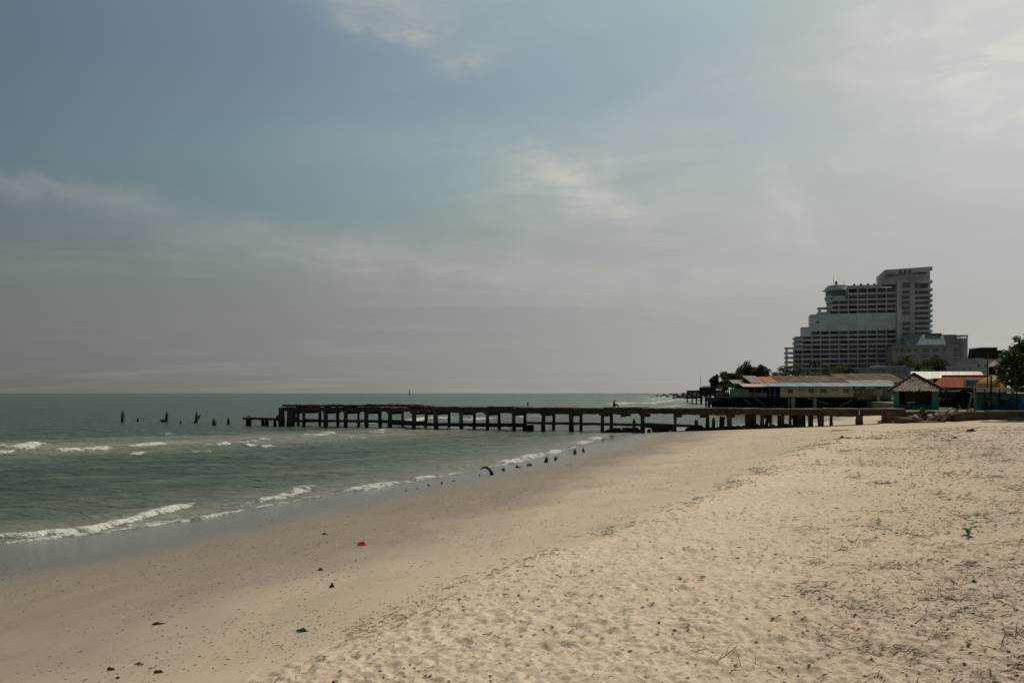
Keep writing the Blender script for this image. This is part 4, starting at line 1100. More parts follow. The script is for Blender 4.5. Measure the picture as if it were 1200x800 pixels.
# pale blue eaves sheet and tan sheet beside it, in corrugated strips
def sheet(x0, x1, ya, yb_, da, db, m_, name, w_=2.6, parent=None, Y=RY):
    s_ = Y / F; x = x0; i = 0
    while x < x1 - 0.05:
        x2 = min(x + w_, x1); lift = 0.03 * (i % 2)
        MB().slab([((x - 600) * s_, Y + da, EYE - (yb_ - 460) * s_ + lift), ((x2 - 600) * s_ - .02, Y + da, EYE - (yb_ - 460) * s_ + lift), ((x2 - 600) * s_ - .02, Y + db, EYE - (ya - 460) * (Y + db) / F + lift), ((x - 600) * s_, Y + db, EYE - (ya - 460) * (Y + db) / F + lift)], 0.06).build(name, m_, parent or rest)
        x = x2; i += 1
sheet(896, 1050, 448.6, 452.6, -1.6, 2.5, M_sky, 'eaves_sheet', 5.2)
sheet(869, 896, 449.6, 453.0, -1.6, 2.0, M_tan, 'eaves_sheet', 4.5)
sheet(885, 901, 440.2, 448.6, 2.6, 9.5, M_corr, 'roof_sheet', 3.2); sheet(901, 917, 441.5, 448.0, 2.4, 8.5, M_orange, 'roof_sheet', 4.0)
sheet(917, 950, 440.2, 448.6, 2.6, 9.5, M_brn, 'roof_sheet', 3.3); sheet(950, 1001, 440.8, 448.8, 2.5, 9.5, M_brn, 'roof_sheet', 3.4)
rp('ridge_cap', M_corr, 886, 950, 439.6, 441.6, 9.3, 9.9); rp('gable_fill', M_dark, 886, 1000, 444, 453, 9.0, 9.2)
sheet(963, 1003, 439.6, 444.2, 9.8, 13, M_red, 'roof_sheet', 3.6); sheet(869, 887, 445.0, 449.0, 6, 10, M_corr, 'roof_sheet', 3.6)
sheet(1001, 1078, 437.6, 447.5, 5, 13, M_brn, 'roof_sheet', 3.4); sheet(1003, 1056, 445.2, 448.5, 2.5, 6, M_corr, 'roof_sheet', 3.6)
# stilts: dark wood, two beige columns, braces and pipes
for i, px in enumerate(np.arange(858, 1003, 4.9)):
    for dy in (0.3, 5.5, 10.5):
        q = px + random.uniform(-1, 1)
        MB().tube([(rx(q), RY + dy, -0.8), (rx(q), RY + dy, rz(466))], 0.16, 6, True, .1).build('stilt', M_stilt, rest)
for px, w_ in ((928, 4.2), (953.5, 3.4), (923.3, 1.4)): rp('column', M_colm, px - w_ / 2, px + w_ / 2, 466, 486, -0.8, -0.2)
for (a, b_) in (((872, 468), (880, 474)), ((884, 467), (896, 475)), ((945, 466), (969, 473)), ((982, 476), (997, 469))):
    MB().bar((rx(a[0]), RY - .5, rz(a[1])), (rx(b_[0]), RY - .5, rz(b_[1])), .12, .12).build('brace', M_colm, rest)
rp('back_wall', M_dark, 862, 1046, 466.5, 486, 11.5, 12)  # added dark wall that blocks light and keeps the underside black
# open dining terrace at the right end
rp('terrace_floor', M_stilt, 1003, 1047, 468.2, 470, -1, 12); rp('terrace_back_wall', M_beige, 1000, 1047, 452.8, 468.4, 5, 5.3)
rp('terrace_beam', M_colm, 1000, 1047, 452.6, 455.2, -0.3, 0.1)
for px in (1003.5, 1015, 1037): rp('terrace_post', M_colm, px - .6, px + .6, 455, 468.3, -0.2, 0.1)
rp('column', mat('pale_teal_column', (0.360, 0.450, 0.387), (0.270, 0.333, 0.288), scale=1.5), 1025.3, 1028.5, 464, 486, -1.2, -0.7)
for px in (1015, 1031, 1046): rp('column', M_colm, px - .7, px + .7, 470, 486, -0.9, -0.5)
rp('terrace_rail', M_colm, 1003, 1047, 464.6, 465.3, -0.7, -0.55)
for px in np.arange(1004, 1047, 1.9): rp('baluster', M_colm, px, px + .5, 465.2, 468.3, -0.68, -0.58)
rp('terrace_panel', mat('grey_panel', (0.16, 0.15, 0.13), (0.12, 0.11, 0.10), scale=1.5), 1015, 1046, 463.5, 468.3, 0.5, 0.7)
for px in (996.5, 1000, 1005, 1011, 1025, 1030): # round lamps under the eaves, unlit
    q = Vector((rx(px), RY - 0.4, rz(458.8)))
    gl_ = MB().tube([q + Vector((0, 0, -.16)), q + Vector((0, 0, -.1)), q, q + Vector((0, 0, .1)), q + Vector((0, 0, .16))], [.05, .14, .17, .14, .05], 8).build('globe_lamp', M_white, rest)
    MB().tube([q + Vector((0, 0, .1)), q + Vector((0, 0, .75))], .02, 4).build('lamp_cord', M_stilt, gl_)
rp('name_plate', M_white, 1013.5, 1022.5, 453.4, 454.8, -0.45, -0.35)

# two rowing hulls and crates left under the restaurant (pale blobs between the stilts)
for px, py, lab in ((906, 476.2, 'small pale crate under the restaurant, left of its twin between the stilts'), (916, 476.5, 'small pale crate under the restaurant next to the beige column')):
    q = P(px, py, RY + 1.0)
    o = MB().bar((q.x - .35, q.y, q.z), (q.x + .35, q.y, q.z + .05), .5, .55, .03, 2).build('crate', mat('pale_crate', (0.34, 0.34, 0.32), (0.22, 0.22, 0.21), scale=2)); tag(o, lab, 'crate')
    MB().box((q.x - .5, q.y - .3, q.z - .36), (q.x + .5, q.y + .3, q.z - .29)).build('shelf_board', M_stilt, o)
    for sx_ in (-.4, .4): MB().tube([(q.x + sx_, q.y, -0.8), (q.x + sx_, q.y, q.z - .3)], .06, 5).build('shelf_leg', M_stilt, o)

# ------------------------------------------------------------------ lower stilt deck in the middle distance
def stilt_deck(name, label, Y, x0, x1, ytop, ybot, ywater, step, dep, par=None):
    s_ = Y / F
    r_ = thing(name, label, 'deck', ((x0 + x1) / 2 * s_ - 600 * s_, Y + dep / 2, 0))
    def q(nm, m_, a, b_, y0, y1, d0, d1): return piece(nm, m_, ((a - 600) * s_, Y + d0, EYE - (y1 - 460) * s_), ((b_ - 600) * s_, Y + d1, EYE - (y0 - 460) * s_), r_)
    q('deck_slab', M_stilt, x0, x1, ytop, ybot, 0, dep)
    for px in np.arange(x0 + 1, x1, step):
        for dy in ((0.2, dep - .3) if Y > 250 else (0.2, dep * .5, dep - .3)):
            X = (px + random.uniform(-.6, .6) - 600) * s_
            MB().tube([(X, Y + dy, -1.0), (X, Y + dy, EYE - (ybot - 460) * s_)], 0.0006 * Y + .06, 6, True, .1).build('stilt', M_stilt, r_)
    return r_, q
dk, q = stilt_deck('stilt_deck', 'lower dark deck on stilts left of the grey restaurant wall', 210, 841, 872, 466, 470.5, 479, 2.6, 14)
q('deck_wall', M_blueg, 843, 858, 459.5, 466.2, 3, 3.3); q('deck_rail', M_stilt, 842, 871, 462.8, 463.5, 0.1, 0.3); q('fascia', M_blueg, 858, 872, 456, 466, 2, 2.3)
q('deck_roof', mat('faded_green_awning', (0.075, 0.12, 0.085), (0.05, 0.085, 0.06), scale=0.4), 849, 866, 450.5, 453.5, 2, 8)
for px in (850, 856, 864): q('roof_post', M_stilt, px, px + .7, 453.4, 466, 2.2, 2.5)
dk2, q = stilt_deck('stilt_deck', 'farthest dark deck on stilts with railing and red parasol on it', 300, 815.5, 848, 457.2, 460.2, 473.2, 5.6, 16)
q('deck_beam', M_stilt, 819, 846, 460, 462, 0.3, 0.8); q('deck_rail', M_stilt, 823, 846, 452.6, 453.3, 0.1, 0.3); q('deck_rail', M_stilt, 823, 846, 454.8, 455.3, 0.1, 0.3)
for px in np.arange(823, 846, 1.6): q('rail_post', M_stilt, px, px + .45, 452 + random.uniform(-.6, .5), 457.3, 0.1, 0.3)
q('deck_house', M_dark, 826, 842, 453.5, 457.3, 5, 9); q('mast', M_stilt, 823.2, 823.6, 440, 457.5, 3, 3.15)
# red parasol standing on that deck
def parasol(px, y0, y1, wpx, ybase, Y, m_, label):
    s_ = Y / F; c_ = P(px, y0, Y); r_ = thing('parasol', label, 'parasol', (c_.x, c_.y, EYE - (ybase - 460) * s_))
    rr = wpx / 2 * s_; zt = c_.z; zb_ = EYE - (y1 - 460) * s_; vs = [(c_.x, c_.y, zt)]; n = 10
    for f_, zz_ in ((0.55, zt - (zt - zb_) * .30), (1.0, zb_)):
        for k_ in range(n):
            a = 2 * math.pi * k_ / n; vs.append((c_.x + math.cos(a) * rr * f_, c_.y + math.sin(a) * rr * f_, zz_))
    fs = [(0, 1 + k_, 1 + (k_ + 1) % n) for k_ in range(n)] + [(1 + k_, 1 + n + k_, 1 + n + (k_ + 1) % n, 1 + (k_ + 1) % n) for k_ in range(n)]
    o_ = MB().add(vs, fs).build('canopy', m_, r_)
    MB().tube([(c_.x, c_.y, EYE - (ybase - 460) * s_), (c_.x, c_.y, zt)], .04 + .0003 * Y, 6).build('pole', M_stilt, r_)
parasol(842.7, 450.5, 455.4, 9, 457.3, 299 + 2, mat('red_cloth', (0.42, 0.055, 0.075), (0.34, 0.045, 0.06), scale=1.0, trans=0.3), 'red parasol open on the farthest stilt deck')
# white tent roof among the trees
c_ = P(845, 448, 318)
tent = thing('tent', 'white pointed tent roof showing among the seaside trees', 'tent', (c_.x, c_.y, 2.3))
s_ = .318
MB().add([(P(843, 441.3, 318)), P(842, 447.5, 316), P(848.5, 445.5, 316), P(848.5, 446.5, 322), P(842, 447.5, 322)], [(0, 1, 2), (0, 2, 3), (0, 3, 4), (0, 4, 1)]).build('canopy', M_white, tent)
for a in (842.2, 848.2):
    for yy in (316.1, 321.8):
        b0 = P(a, 446.6, yy); MB().tube([b0, (b0.x, b0.y, 2.2)], .12, 5).build('pole', M_stilt, tent)

# ------------------------------------------------------------------ thatched pavilion
M_teal = mat('teal_paint', (0.104, 0.314, 0.237), (0.076, 0.237, 0.186), rough=0.8, scale=2.5, bump=0.01, stain=(0.06, 0.16, 0.13), stain_scale=1.0)
M_thatch = mat('palm_thatch', (0.30, 0.25, 0.20), (0.14, 0.112, 0.088), rough=0.95, scale=4.5, stain=(0.085, 0.075, 0.04), stain_scale=1.6)
M_thd = mat('dark_thatch_edge', (0.055, 0.050, 0.026), (0.035, 0.032, 0.018), rough=0.95, scale=3.0)
M_navy = mat('navy_paint', (0.045, 0.072, 0.096), (0.029, 0.048, 0.067), rough=0.7, scale=3.0)
M_graf = mat('pale_graffiti', (0.234, 0.360, 0.396), (0.162, 0.270, 0.306), rough=0.8, scale=5.0)
TY = 86.0; TS = TY / F
def tx(px): return (px - 600) * TS
def tz(py): return EYE - (py - 460) * TS
hut = thing('thatched_pavilion', 'teal beach pavilion with shaggy grey palm thatch roof', 'pavilion', (tx(1073), TY + 2.2, 2.3))
TD = 4.4
def tp(name, m_, x0, x1, y0, y1, ya, yb_): return piece(name, m_, (tx(x0), TY + ya, tz(y1)), (tx(x1), TY + yb_, tz(y0)), hut)
tp('post', M_teal, 1049, 1054.8, 456, 483, 0, .45); tp('post', M_teal, 1093, 1101, 456, 483, 0, .5)
tp('post', M_teal, 1049, 1054, 456, 483, TD - .4, TD); tp('post', M_teal, 1095, 1101, 456, 483, TD - .4, TD)
tp('low_wall', M_navy, 1054.8, 1093, 473.4, 483, 0.05, .3); tp('back_wall', mat('hut_brown', (0.20, 0.155, 0.12), (0.14, 0.105, 0.08), scale=1.5), 1055, 1095, 458, 483, TD - .15, TD - .05); tp('back_wall', M_navy, 1099.5, 1101, 458, 483, 0.6, TD - .5)
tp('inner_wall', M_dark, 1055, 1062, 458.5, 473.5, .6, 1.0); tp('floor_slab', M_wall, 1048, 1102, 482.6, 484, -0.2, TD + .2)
tp('counter', M_white, 1064.5, 1073.5, 470.6, 472, .5, 1.2); tp('counter_front', M_colm, 1064.7, 1073.3, 472, 480, .6, 1.1)
tp('beam', M_thd, 1048, 1102, 457.2, 459.2, 0.02, .35)
tp('hanging_sign', mat('sign_brown', (0.17, 0.13, 0.10), (0.12, 0.09, 0.07), scale=3), 1063, 1076, 459, 463.5, 2.5, 2.6)
rs = random.Random(9)
for k_ in range(26):
    cx_ = rs.uniform(1056.5, 1091.5); cy_ = rs.uniform(475.3, 480.8); ang_ = rs.uniform(0, 3.14); ln = rs.uniform(.8, 2.2); bw = rs.uniform(-1.0, 1.0)
    pts_g = [Vector((tx(cx_ + math.cos(ang_) * ln * f_ - math.sin(ang_) * bw * (1 - f_ * f_)), TY + .045, tz(cy_ + math.sin(ang_) * ln * f_ * .8 + math.cos(ang_) * bw * (1 - f_ * f_)))) for f_ in (-1, -.5, 0, .5, 1)]
    MB().tube(pts_g, [.018, .04, .045, .04, .018], 5).build('painted_mark', M_graf, hut)
# pyramid roof: boarding under shingled rows of palm leaf
apex = Vector((tx(1073), TY + TD / 2, tz(438.6)))
ex0, ex1, ey0, ey1, ez = tx(1043.5), tx(1106.5), TY - 0.7, TY + TD + .9, tz(458.2)
cs = [Vector((ex0, ey0, ez)), Vector((ex1, ey0, ez)), Vector((ex1, ey1, ez)), Vector((ex0, ey1, ez))]
MB().add([apex] + cs, [(0, 1, 2), (0, 2, 3), (0, 3, 4), (0, 4, 1), (4, 3, 2, 1)]).build('roof_boarding', M_thd, hut)
for side in range(4):
    a, b_ = cs[side], cs[(side + 1) % 4]
    nrm = (b_ - a).cross(apex - a).normalized()
    if nrm.z < 0: nrm = -nrm
    for r_ in range(11):
        f0 = r_ / 11.5; l0, l1 = a.lerp(apex, f0), b_.lerp(apex, f0)
        n = max(3, int((l1 - l0).length / 0.16)); mm = MB()
        up_ = (apex - (a + b_) / 2).normalized()
        for k_ in range(n + 1):
            c_ = l0.lerp(l1, (k_ + random.uniform(-.3, .3)) / n) + nrm * (.05 + .04 * random.random())
            w_ = (l1 - l0).normalized() * random.uniform(.09, .16); dn = -up_ * random.uniform(.12, .42) - nrm * random.uniform(-.08, .05)
            tp_ = up_ * random.uniform(.25, .45)
            sk = (l1 - l0).normalized() * random.uniform(-.15, .15)
            mm.add([c_ - w_ + tp_, c_ + w_ + tp_, c_ + w_ * .8 + nrm * .03, c_ + dn + sk, c_ - w_ * .8 + nrm * .03], [(0, 1, 2, 3, 4)])
        mm.build('thatch_row', M_thatch, hut)
for c_ in cs[:]:
    MB().tube([c_ + (c_ - apex).normalized() * .25 + Vector((0, 0, .12)), apex + Vector((0, 0, .14))], [.13, .12], 6, False, .2).build('hip_roll', M_thd, hut)
hut.location.x += 0.85; hut.rotation_euler.z = R(-23); hut.scale.x = 0.91
# flowers and a weed clump beside it are built with the plants

# ------------------------------------------------------------------ roofs and stalls behind the wall
def bld(name, label, cat, Y, xc_): return thing(name, label, cat, ((xc_ - 600) * Y / F, Y, 2.3))
def roofbox(r_, m_, name, Y, x0, x1, y0, y1, ya, yb_): return piece(name, m_, ((x0 - 600) * Y / F, Y + ya, EYE - (y1 - 460) * Y / F), ((x1 - 600) * Y / F, Y + yb_, EYE - (y0 - 460) * Y / F), r_)
rh = bld('red_roof_house', 'low house with broad faded red sheet roof behind the pavilion', 'building', 100, 1135)
# red roof in sheets, hipped at the left
def rq(px, py, Y): return P(px, py, Y)
xs_r = [1104 + 7.4 * i for i in range(11)]
for i in range(len(xs_r) - 1):
    t0, t1 = xs_r[i], xs_r[i + 1]
    MB().slab([P(t0 - 0.5, 453.8, 99), P(t1 - .7, 453.8, 99), P(t1 - .2, 441.2, 104), P(t0, 441.2, 104)], .08).build('roof_sheet', M_red, rh)
MB().slab([P(1089, 453.8, 99), P(1103.4, 453.8, 99), P(1103.9, 441.2, 104)], .08).build('roof_sheet', M_red, rh)
MB().tube([P(1104, 440.8, 104), P(1180, 440.2, 104)], .16, 6).build('ridge', M_brn, rh)
roofbox(rh, M_dark, 'wall', 101, 1094, 1180, 453, 480, 0, .4); roofbox(rh, M_dark, 'gable_wall', 106, 1095, 1180, 443, 480, 0, .3)
for px in (1111, 1126, 1142): roofbox(rh, M_colm, 'veranda_post', 99.4, px, px + 1.1, 454, 480, 0, .15)
wr = bld('long_white_roof', 'long low shed with cream white roof above the red roof', 'building', 128, 1115)
xs_r = [1068 + 8.1 * i for i in range(12)]
for i in range(len(xs_r) - 1):
    t0, t1 = xs_r[i], xs_r[i + 1]
    sl = lambda px: px + 8 if px < 1070 else px
    MB().slab([P(t0, 443.6, 127), P(t1 - .2, 443.6, 127), P(t1 - (8.2 if i == 10 else .2), 435.2, 132), P(t0 + (0 if i else -1), 435.2, 132)], .08).build('roof_sheet', mat('cream_roof', (0.66, 0.59, 0.48), (0.57, 0.52, 0.42), rough=0.7, scale=0.4), wr)
roofbox(wr, M_beige, 'wall', 128, 1070, 1154, 443.8, 464, 0.3, .7)
# blue and green tarpaulin hung over the red roof's edge
tarp = bld('tarpaulin', 'blue and green striped tarpaulin hung over the red roof', 'tarpaulin', 98, 1147)
for x0, x1, c_ in ((1129.5, 1133.6, 'b'), (1133.6, 1145.2, 'g'), (1145.2, 1156, 'b'), (1156, 1164.5, 'g2')):
    m_ = {'b': mat('blue_tarp', (0.094, 0.163, 0.288), (0.075, 0.131, 0.237), rough=0.6, scale=1.5), 'g': mat('green_tarp', (0.044, 0.237, 0.169), (0.035, 0.194, 0.138), rough=0.6, scale=1.5), 'g2': mat('blue_green_tarp', (0.06, 0.145, 0.20), (0.05, 0.12, 0.165), rough=0.6, scale=1.5)}[c_]
    MB().prism([((x0 - 600) * .098, P(x0, 453.4, 98).z), ((x1 - 600) * .098, P(x1, 453.4, 98).z), ((x1 - 600) * .098, P(x1, 445.2, 98).z), ((x0 - 600) * .098, P(x0, 445.2, 98).z)], 'y', 97.6, 97.64).build('tarp_strip', m_, tarp)
for px in (1130, 1147, 1164): MB().tube([P(px, 445.2, 97.72), P(px, 480, 97.72)], .05, 5).build('pole', M_stilt, tarp)
# curved yellow awning
aw = bld('curved_awning', 'curved yellow awning arching beside the almond tree', 'awning', 92, 1172)
M_yel = mat('yellow_canvas', (0.40, 0.245, 0.075), (0.33, 0.20, 0.06), rough=0.7, scale=1.5, trans=0.3); M_yel2 = mat('cream_canvas', (0.62, 0.47, 0.27), (0.52, 0.40, 0.23), rough=0.7, scale=1.5)
arc = []
for k_ in range(9):
    a = math.pi / 2 * k_ / 8; arc.append((1186 - 28.5 * math.cos(a), 454.5 - 15 * math.sin(a)))
def awp(px, py): return ((px - 600) * .091, EYE - (py - 460) * .091)
inner = [(1186 - 25 * math.cos(math.pi / 2 * k_ / 8), 454.5 - 11.2 * math.sin(math.pi / 2 * k_ / 8)) for k_ in range(9)]
for k_ in range(8):
    (xa, ya), (xb, yb2) = arc[k_], arc[k_ + 1]; (xc2, yc2), (xd, yd) = inner[k_], inner[k_ + 1]
    MB().prism([awp(xa, ya), awp(xb, yb2), awp(xd, yd), awp(xc2, yc2)], 'y', 90.9, 91.1).build('awning_rim', M_yel2, aw)
    A_, B_ = awp(xa, ya), awp(xb, yb2)
    MB().add([(A_[0], 91.1, A_[1]), (B_[0], 91.1, B_[1]), (B_[0], 93.6, B_[1]), (A_[0], 93.6, A_[1])], [(0, 1, 2, 3)]).build('awning_gore', M_yel, aw)
MB().prism([awp(*p_) for p_ in inner] + [awp(1186, 454.5)], 'y', 93.3, 93.4).build('awning_back', M_yel, aw)
for px in (1159, 1185): MB().tube([P(px, 454, 91.2), P(px, 480, 91.2)], .05, 5).build('pole', M_stilt, aw)
# grey stall roof over the painted wall
st = bld('beach_stall', 'grey stall roof over a wall painted teal and deep blue', 'stall', 84, 1172)
M_grs = mat('grey_sheet', (0.075, 0.065, 0.05), (0.05, 0.044, 0.036), rough=0.8, scale=1.5, spec=0.0)
for i in range(8):
    x0 = 1144 + 8 * i; MB().slab([P(x0, 459.2 + (i % 2) * .2, 82.5), P(x0 + 7.9, 459.2 + (i % 2) * .2, 82.5), P(x0 + 7.9, 453.6, 86.5), P(x0, 453.6, 86.5)], .06).build('roof_sheet', M_grs, st)
def sp(name, m_, x0, x1, y0, y1, ya, yb_): return roofbox(st, m_, name, 84, x0, x1, y0, y1, ya, yb_)
M_mt = mat('mural_teal', (0.085, 0.228, 0.171), (0.057, 0.162, 0.129), rough=0.85, scale=1.5); M_mb = mat('mural_blue', (0.038, 0.085, 0.199), (0.027, 0.061, 0.152), rough=0.85, scale=1.5); M_my = mat('mural_yellow', (0.352, 0.264, 0.048), (0.256, 0.192, 0.040), rough=0.85, scale=2)
sp('wall', M_mt, 1145.5, 1204, 460.5, 482.5, 0, .25); sp('mural_band', M_mb, 1150, 1168.4, 473, 482, -.012, .0); sp('mural_band', mat('mural_dark_teal', (0.040, 0.099, 0.112), (0.027, 0.072, 0.081), rough=.85, scale=1.5), 1168.5, 1176, 473.5, 482, -.012, .0)
ctr = (1188, 482); pts = [(( (ctr[0] + math.cos(a) * 15.5) - 600) * .084, EYE - (ctr[1] - 17 * math.sin(a) - 460) * .084) for a in np.linspace(0, math.pi, 15)]
MB().prism(pts, 'y', 83.97, 83.985).build('mural_arch', M_mb, st)
pts = [(((ctr[0] - 2 + math.cos(a) * 4.2) - 600) * .084, EYE - (ctr[1] - 11 * math.sin(a) - 460) * .084) for a in np.linspace(0, math.pi, 9)]
MB().prism(pts, 'y', 83.95, 83.965).build('mural_door', mat('mural_brown', (0.09, 0.055, 0.035), (0.06, 0.04, 0.025), scale=2), st)
for poly, m_ in (([(1152, 466), (1161, 466.5), (1161, 468), (1152, 467.5)], M_navy), ([(1157, 470), (1161, 468), (1160, 476), (1157.5, 476)], M_my), ([(1155, 471), (1157, 470), (1158, 478), (1156, 478)], M_navy), ([(1169, 463), (1172.5, 462.6), (1172, 466), (1169.5, 466)], M_navy), ([(1168, 468), (1172, 467), (1177, 475), (1174, 476.5)], M_navy), ([(1171, 470), (1172.5, 469.5), (1176.5, 474.6), (1175, 475.2)], M_my), ([(1174, 468), (1177, 468), (1176, 472), (1174.5, 472)], M_navy)):
    MB().prism([((a - 600) * .084, EYE - (b_ - 460) * .084) for a, b_ in poly], 'y', 83.93, 83.945).build('mural_figure', m_, st)
for px in (1146, 1163, 1183, 1199): sp('post', M_stilt, px, px + .9, 456, 482.5, -1.2, -1.1)
for px, y0, lab in ((1188, 455.2, 'white folded sheet on the stall roof, left of its twin'), (1196.5, 454, 'white folded sheet at the right edge of the stall roof')):
    a = P(px, y0 - .4, 83.9)
    o = MB().slab([a + Vector((-.35, -.3, -.06)), a + Vector((.3, -.3, .04)), a + Vector((.35, .3, .16)), a + Vector((-.3, .3, .06))], .05).build('sheet', M_white); tag(o, lab, 'sheet')
ds = bld('dark_stall', 'dark open stall between the shrubs and the bare forked pole', 'stall', 88, 1134)
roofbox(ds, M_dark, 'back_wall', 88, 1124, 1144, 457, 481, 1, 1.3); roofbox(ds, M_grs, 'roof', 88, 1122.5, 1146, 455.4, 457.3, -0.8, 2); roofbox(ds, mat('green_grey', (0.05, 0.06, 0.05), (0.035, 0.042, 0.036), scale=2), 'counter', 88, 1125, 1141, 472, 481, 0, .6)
for px in (1124, 1143.5): roofbox(ds, M_stilt, 'post', 88, px, px + 1, 457, 482, -0.6, -0.5)
roofbox(ds, M_white, 'awning_strip', 88, 1110, 1120.5, 457.4, 458.6, -0.8, 0.2); roofbox(ds, M_navy, 'side_screen', 88, 1107, 1124, 459, 466, 0.6, .7); roofbox(ds, M_stilt, 'post', 88, 1109.5, 1110.3, 458.5, 482, -.3, -.2)
# poles
for px, yt, yb_, r_, Y, nm, lab in ((1157.3, 414, 482, .05, 85.5, 'utility_pole', 'thin tall grey pole rising above the red roof'), (1161.5, 441, 482, .09, 82.5, 'post', 'dark post in front of the painted stall wall')):
    a, b_ = P(px, yb_, Y), P(px, yt, Y); a.z = 2.25
    o = MB().tube([a, b_], [r_ * 1.2, r_], 7).build(nm, M_stilt); tag(o, lab, 'pole')
    if nm == 'utility_pole': MB().bar(b_ + Vector((-.4, 0, -.4)), b_ + Vector((.4, 0, -.4)), .06, .08).build('crossarm', M_stilt, o)
M_drift = mat('bleached_driftwood', (0.26, 0.23, 0.19), (0.16, 0.135, 0.11), rough=0.9, scale=4, bump=0.02, stretch=(1, 1, .4))
a, b_ = P(1142.3, 482, 79), P(1140.6, 453, 79); a.z = 2.25
o = MB().tube([a, a.lerp(b_, .5) + Vector((.05, 0, 0)), b_], [.11, .09, .06], 7, True, .08).build('forked_pole', M_drift); tag(o, 'grey forked bare pole standing on the sea wall', 'pole')
MB().tube([a.lerp(b_, .55), P(1136.5, 460, 79), P(1133, 459, 79)], [.06, .04, .03], 6).build('fork', M_drift, o)
a, b_ = P(1133.5, 482, 78.6), P(1139.3, 459.5, 78.9); a.z = 2.25
o = MB().tube([a, a.lerp(b_, .45) + Vector((.05, 0, .05)), b_], [.07, .08, .05], 7, True, .1).build('leaning_branch', M_drift); tag(o, 'pale bent branch leaning against the forked pole', 'branch')
# houses on the rise behind
hw = bld('white_house', 'white house with two steep dark roofs behind the tarpaulin', 'building', 220, 1163)
M_wh = mat('white_render', (0.468, 0.481, 0.501), (0.390, 0.403, 0.416), rough=0.85, scale=0.4); M_dr = mat('dark_roof_tiles', (0.032, 0.028, 0.025), (0.022, 0.02, 0.018), rough=0.9, scale=0.8)
def wp(name, m_, x0, x1, y0, y1, ya, yb_): return roofbox(hw, m_, name, 220, x0, x1, y0, y1, ya, yb_)
wp('wall', M_wh, 1143, 1180, 420.5, 463, 0, 9); wp('upper_wall', M_wh, 1168, 1182, 418.5, 421, 1, 8)
Yh = 220
def pr(pts_, y0, y1, nm, m_): MB().prism([((a - 600) * .22, EYE - (b_ - 460) * .22) for a, b_ in pts_], 'y', Yh + y0, Yh + y1).build(nm, m_, hw)
pr([(1150.6, 420.6), (1152.6, 407.5), (1169.8, 407.5), (1169.8, 420.6)], 0.4, 7, 'steep_roof', M_dr); pr([(1170.2, 418.8), (1170.2, 410), (1177, 410), (1179.5, 418.8)], 0.8, 7, 'steep_roof', M_dr)
wp('parapet', M_wh, 1152, 1170, 406.7, 407.5, 0.2, 7.2); wp('eave', M_wh, 1141, 1152, 419.6, 420.6, -0.3, 9)
for px in (1145.5, 1155, 1172): wp('window', M_hw, px, px + 2.6, 426, 430, -0.1, .1)
gz_ = bld('gazebo', 'small gazebo with pinkish hipped roof before the white house', 'gazebo', 180, 1166)
ap = P(1164.3, 421.8, 182); g4 = [P(1156.5, 429.4, 180), P(1175, 429.4, 180), P(1175, 429.2, 184), P(1156.5, 429.2, 184)]
MB().add([ap] + g4, [(0, 1, 2), (0, 2, 3), (0, 3, 4), (0, 4, 1), (4, 3, 2, 1)]).build('roof', mat('pink_tiles', (0.30, 0.20, 0.155), (0.23, 0.15, 0.12), rough=.85, scale=1.0), gz_)
MB().tube([ap, ap + Vector((0, 0, .5))], .12, 5).build('finial', M_dr, gz_)
roofbox(gz_, M_dark, 'back_wall', 183, 1159, 1173, 429.5, 462, 0, .2)
for px in (1158, 1173.4): roofbox(gz_, M_wh, 'post', 180.3, px, px + .8, 429.4, 463, 0, .2)
ws = bld('white_shed', 'small white flat building left of the white house', 'building', 200, 1133)
roofbox(ws, M_wh, 'wall', 200, 1124.5, 1143.5, 429, 463, 0, 6); roofbox(ws, M_wh, 'parapet', 200, 1124, 1144, 428, 429.2, -0.3, 6.3)
for px in (1129, 1136): roofbox(ws, M_hw, 'window', 200, px, px + 2, 431.5, 434, -.1, .1)
gb = bld('grey_flat_building', 'low bluish grey flat-roofed block in front of the hotel base', 'building', 300, 1045)
M_bg = mat('bluish_render', (0.259, 0.273, 0.307), (0.205, 0.218, 0.246), rough=.85, scale=0.3)
roofbox(gb, M_bg, 'wall', 300, 1018, 1072, 430.5, 463, 0, 8); roofbox(gb, M_wh, 'wall', 300, 1029, 1038, 427.8, 431, 1, 7)
for px in (1041, 1050, 1059): roofbox(gb, M_bg, 'roof_box', 300, px, px + 5, 428, 431, 1.5, 6)
for px in np.arange(1022, 1070, 6.2): roofbox(gb, M_hw, 'window', 300, px, px + 2.5, 433, 436.5, -.1, .1)

# ------------------------------------------------------------------ trees
M_bark = mat('bark', (0.07, 0.055, 0.04), (0.04, 0.032, 0.024), rough=0.95, scale=3, bump=0.03)
M_leaf1 = mat('tree_leaf', (0.055, 0.070, 0.026), (0.026, 0.038, 0.014), rough=0.6, scale=0.8, trans=0.3)
M_leaf2 = mat('olive_leaf', (0.085, 0.090, 0.034), (0.045, 0.052, 0.02), rough=0.6, scale=0.8, trans=0.3)
M_leaf3 = mat('almond_leaf', (0.058, 0.092, 0.022), (0.024, 0.044, 0.011), rough=0.45, scale=1.5, trans=0.38, spec=0.35)
M_palm = mat('palm_leaf', (0.050, 0.062, 0.026), (0.028, 0.036, 0.015), spec=0.04, rough=0.8, scale=0.6, trans=0.2)

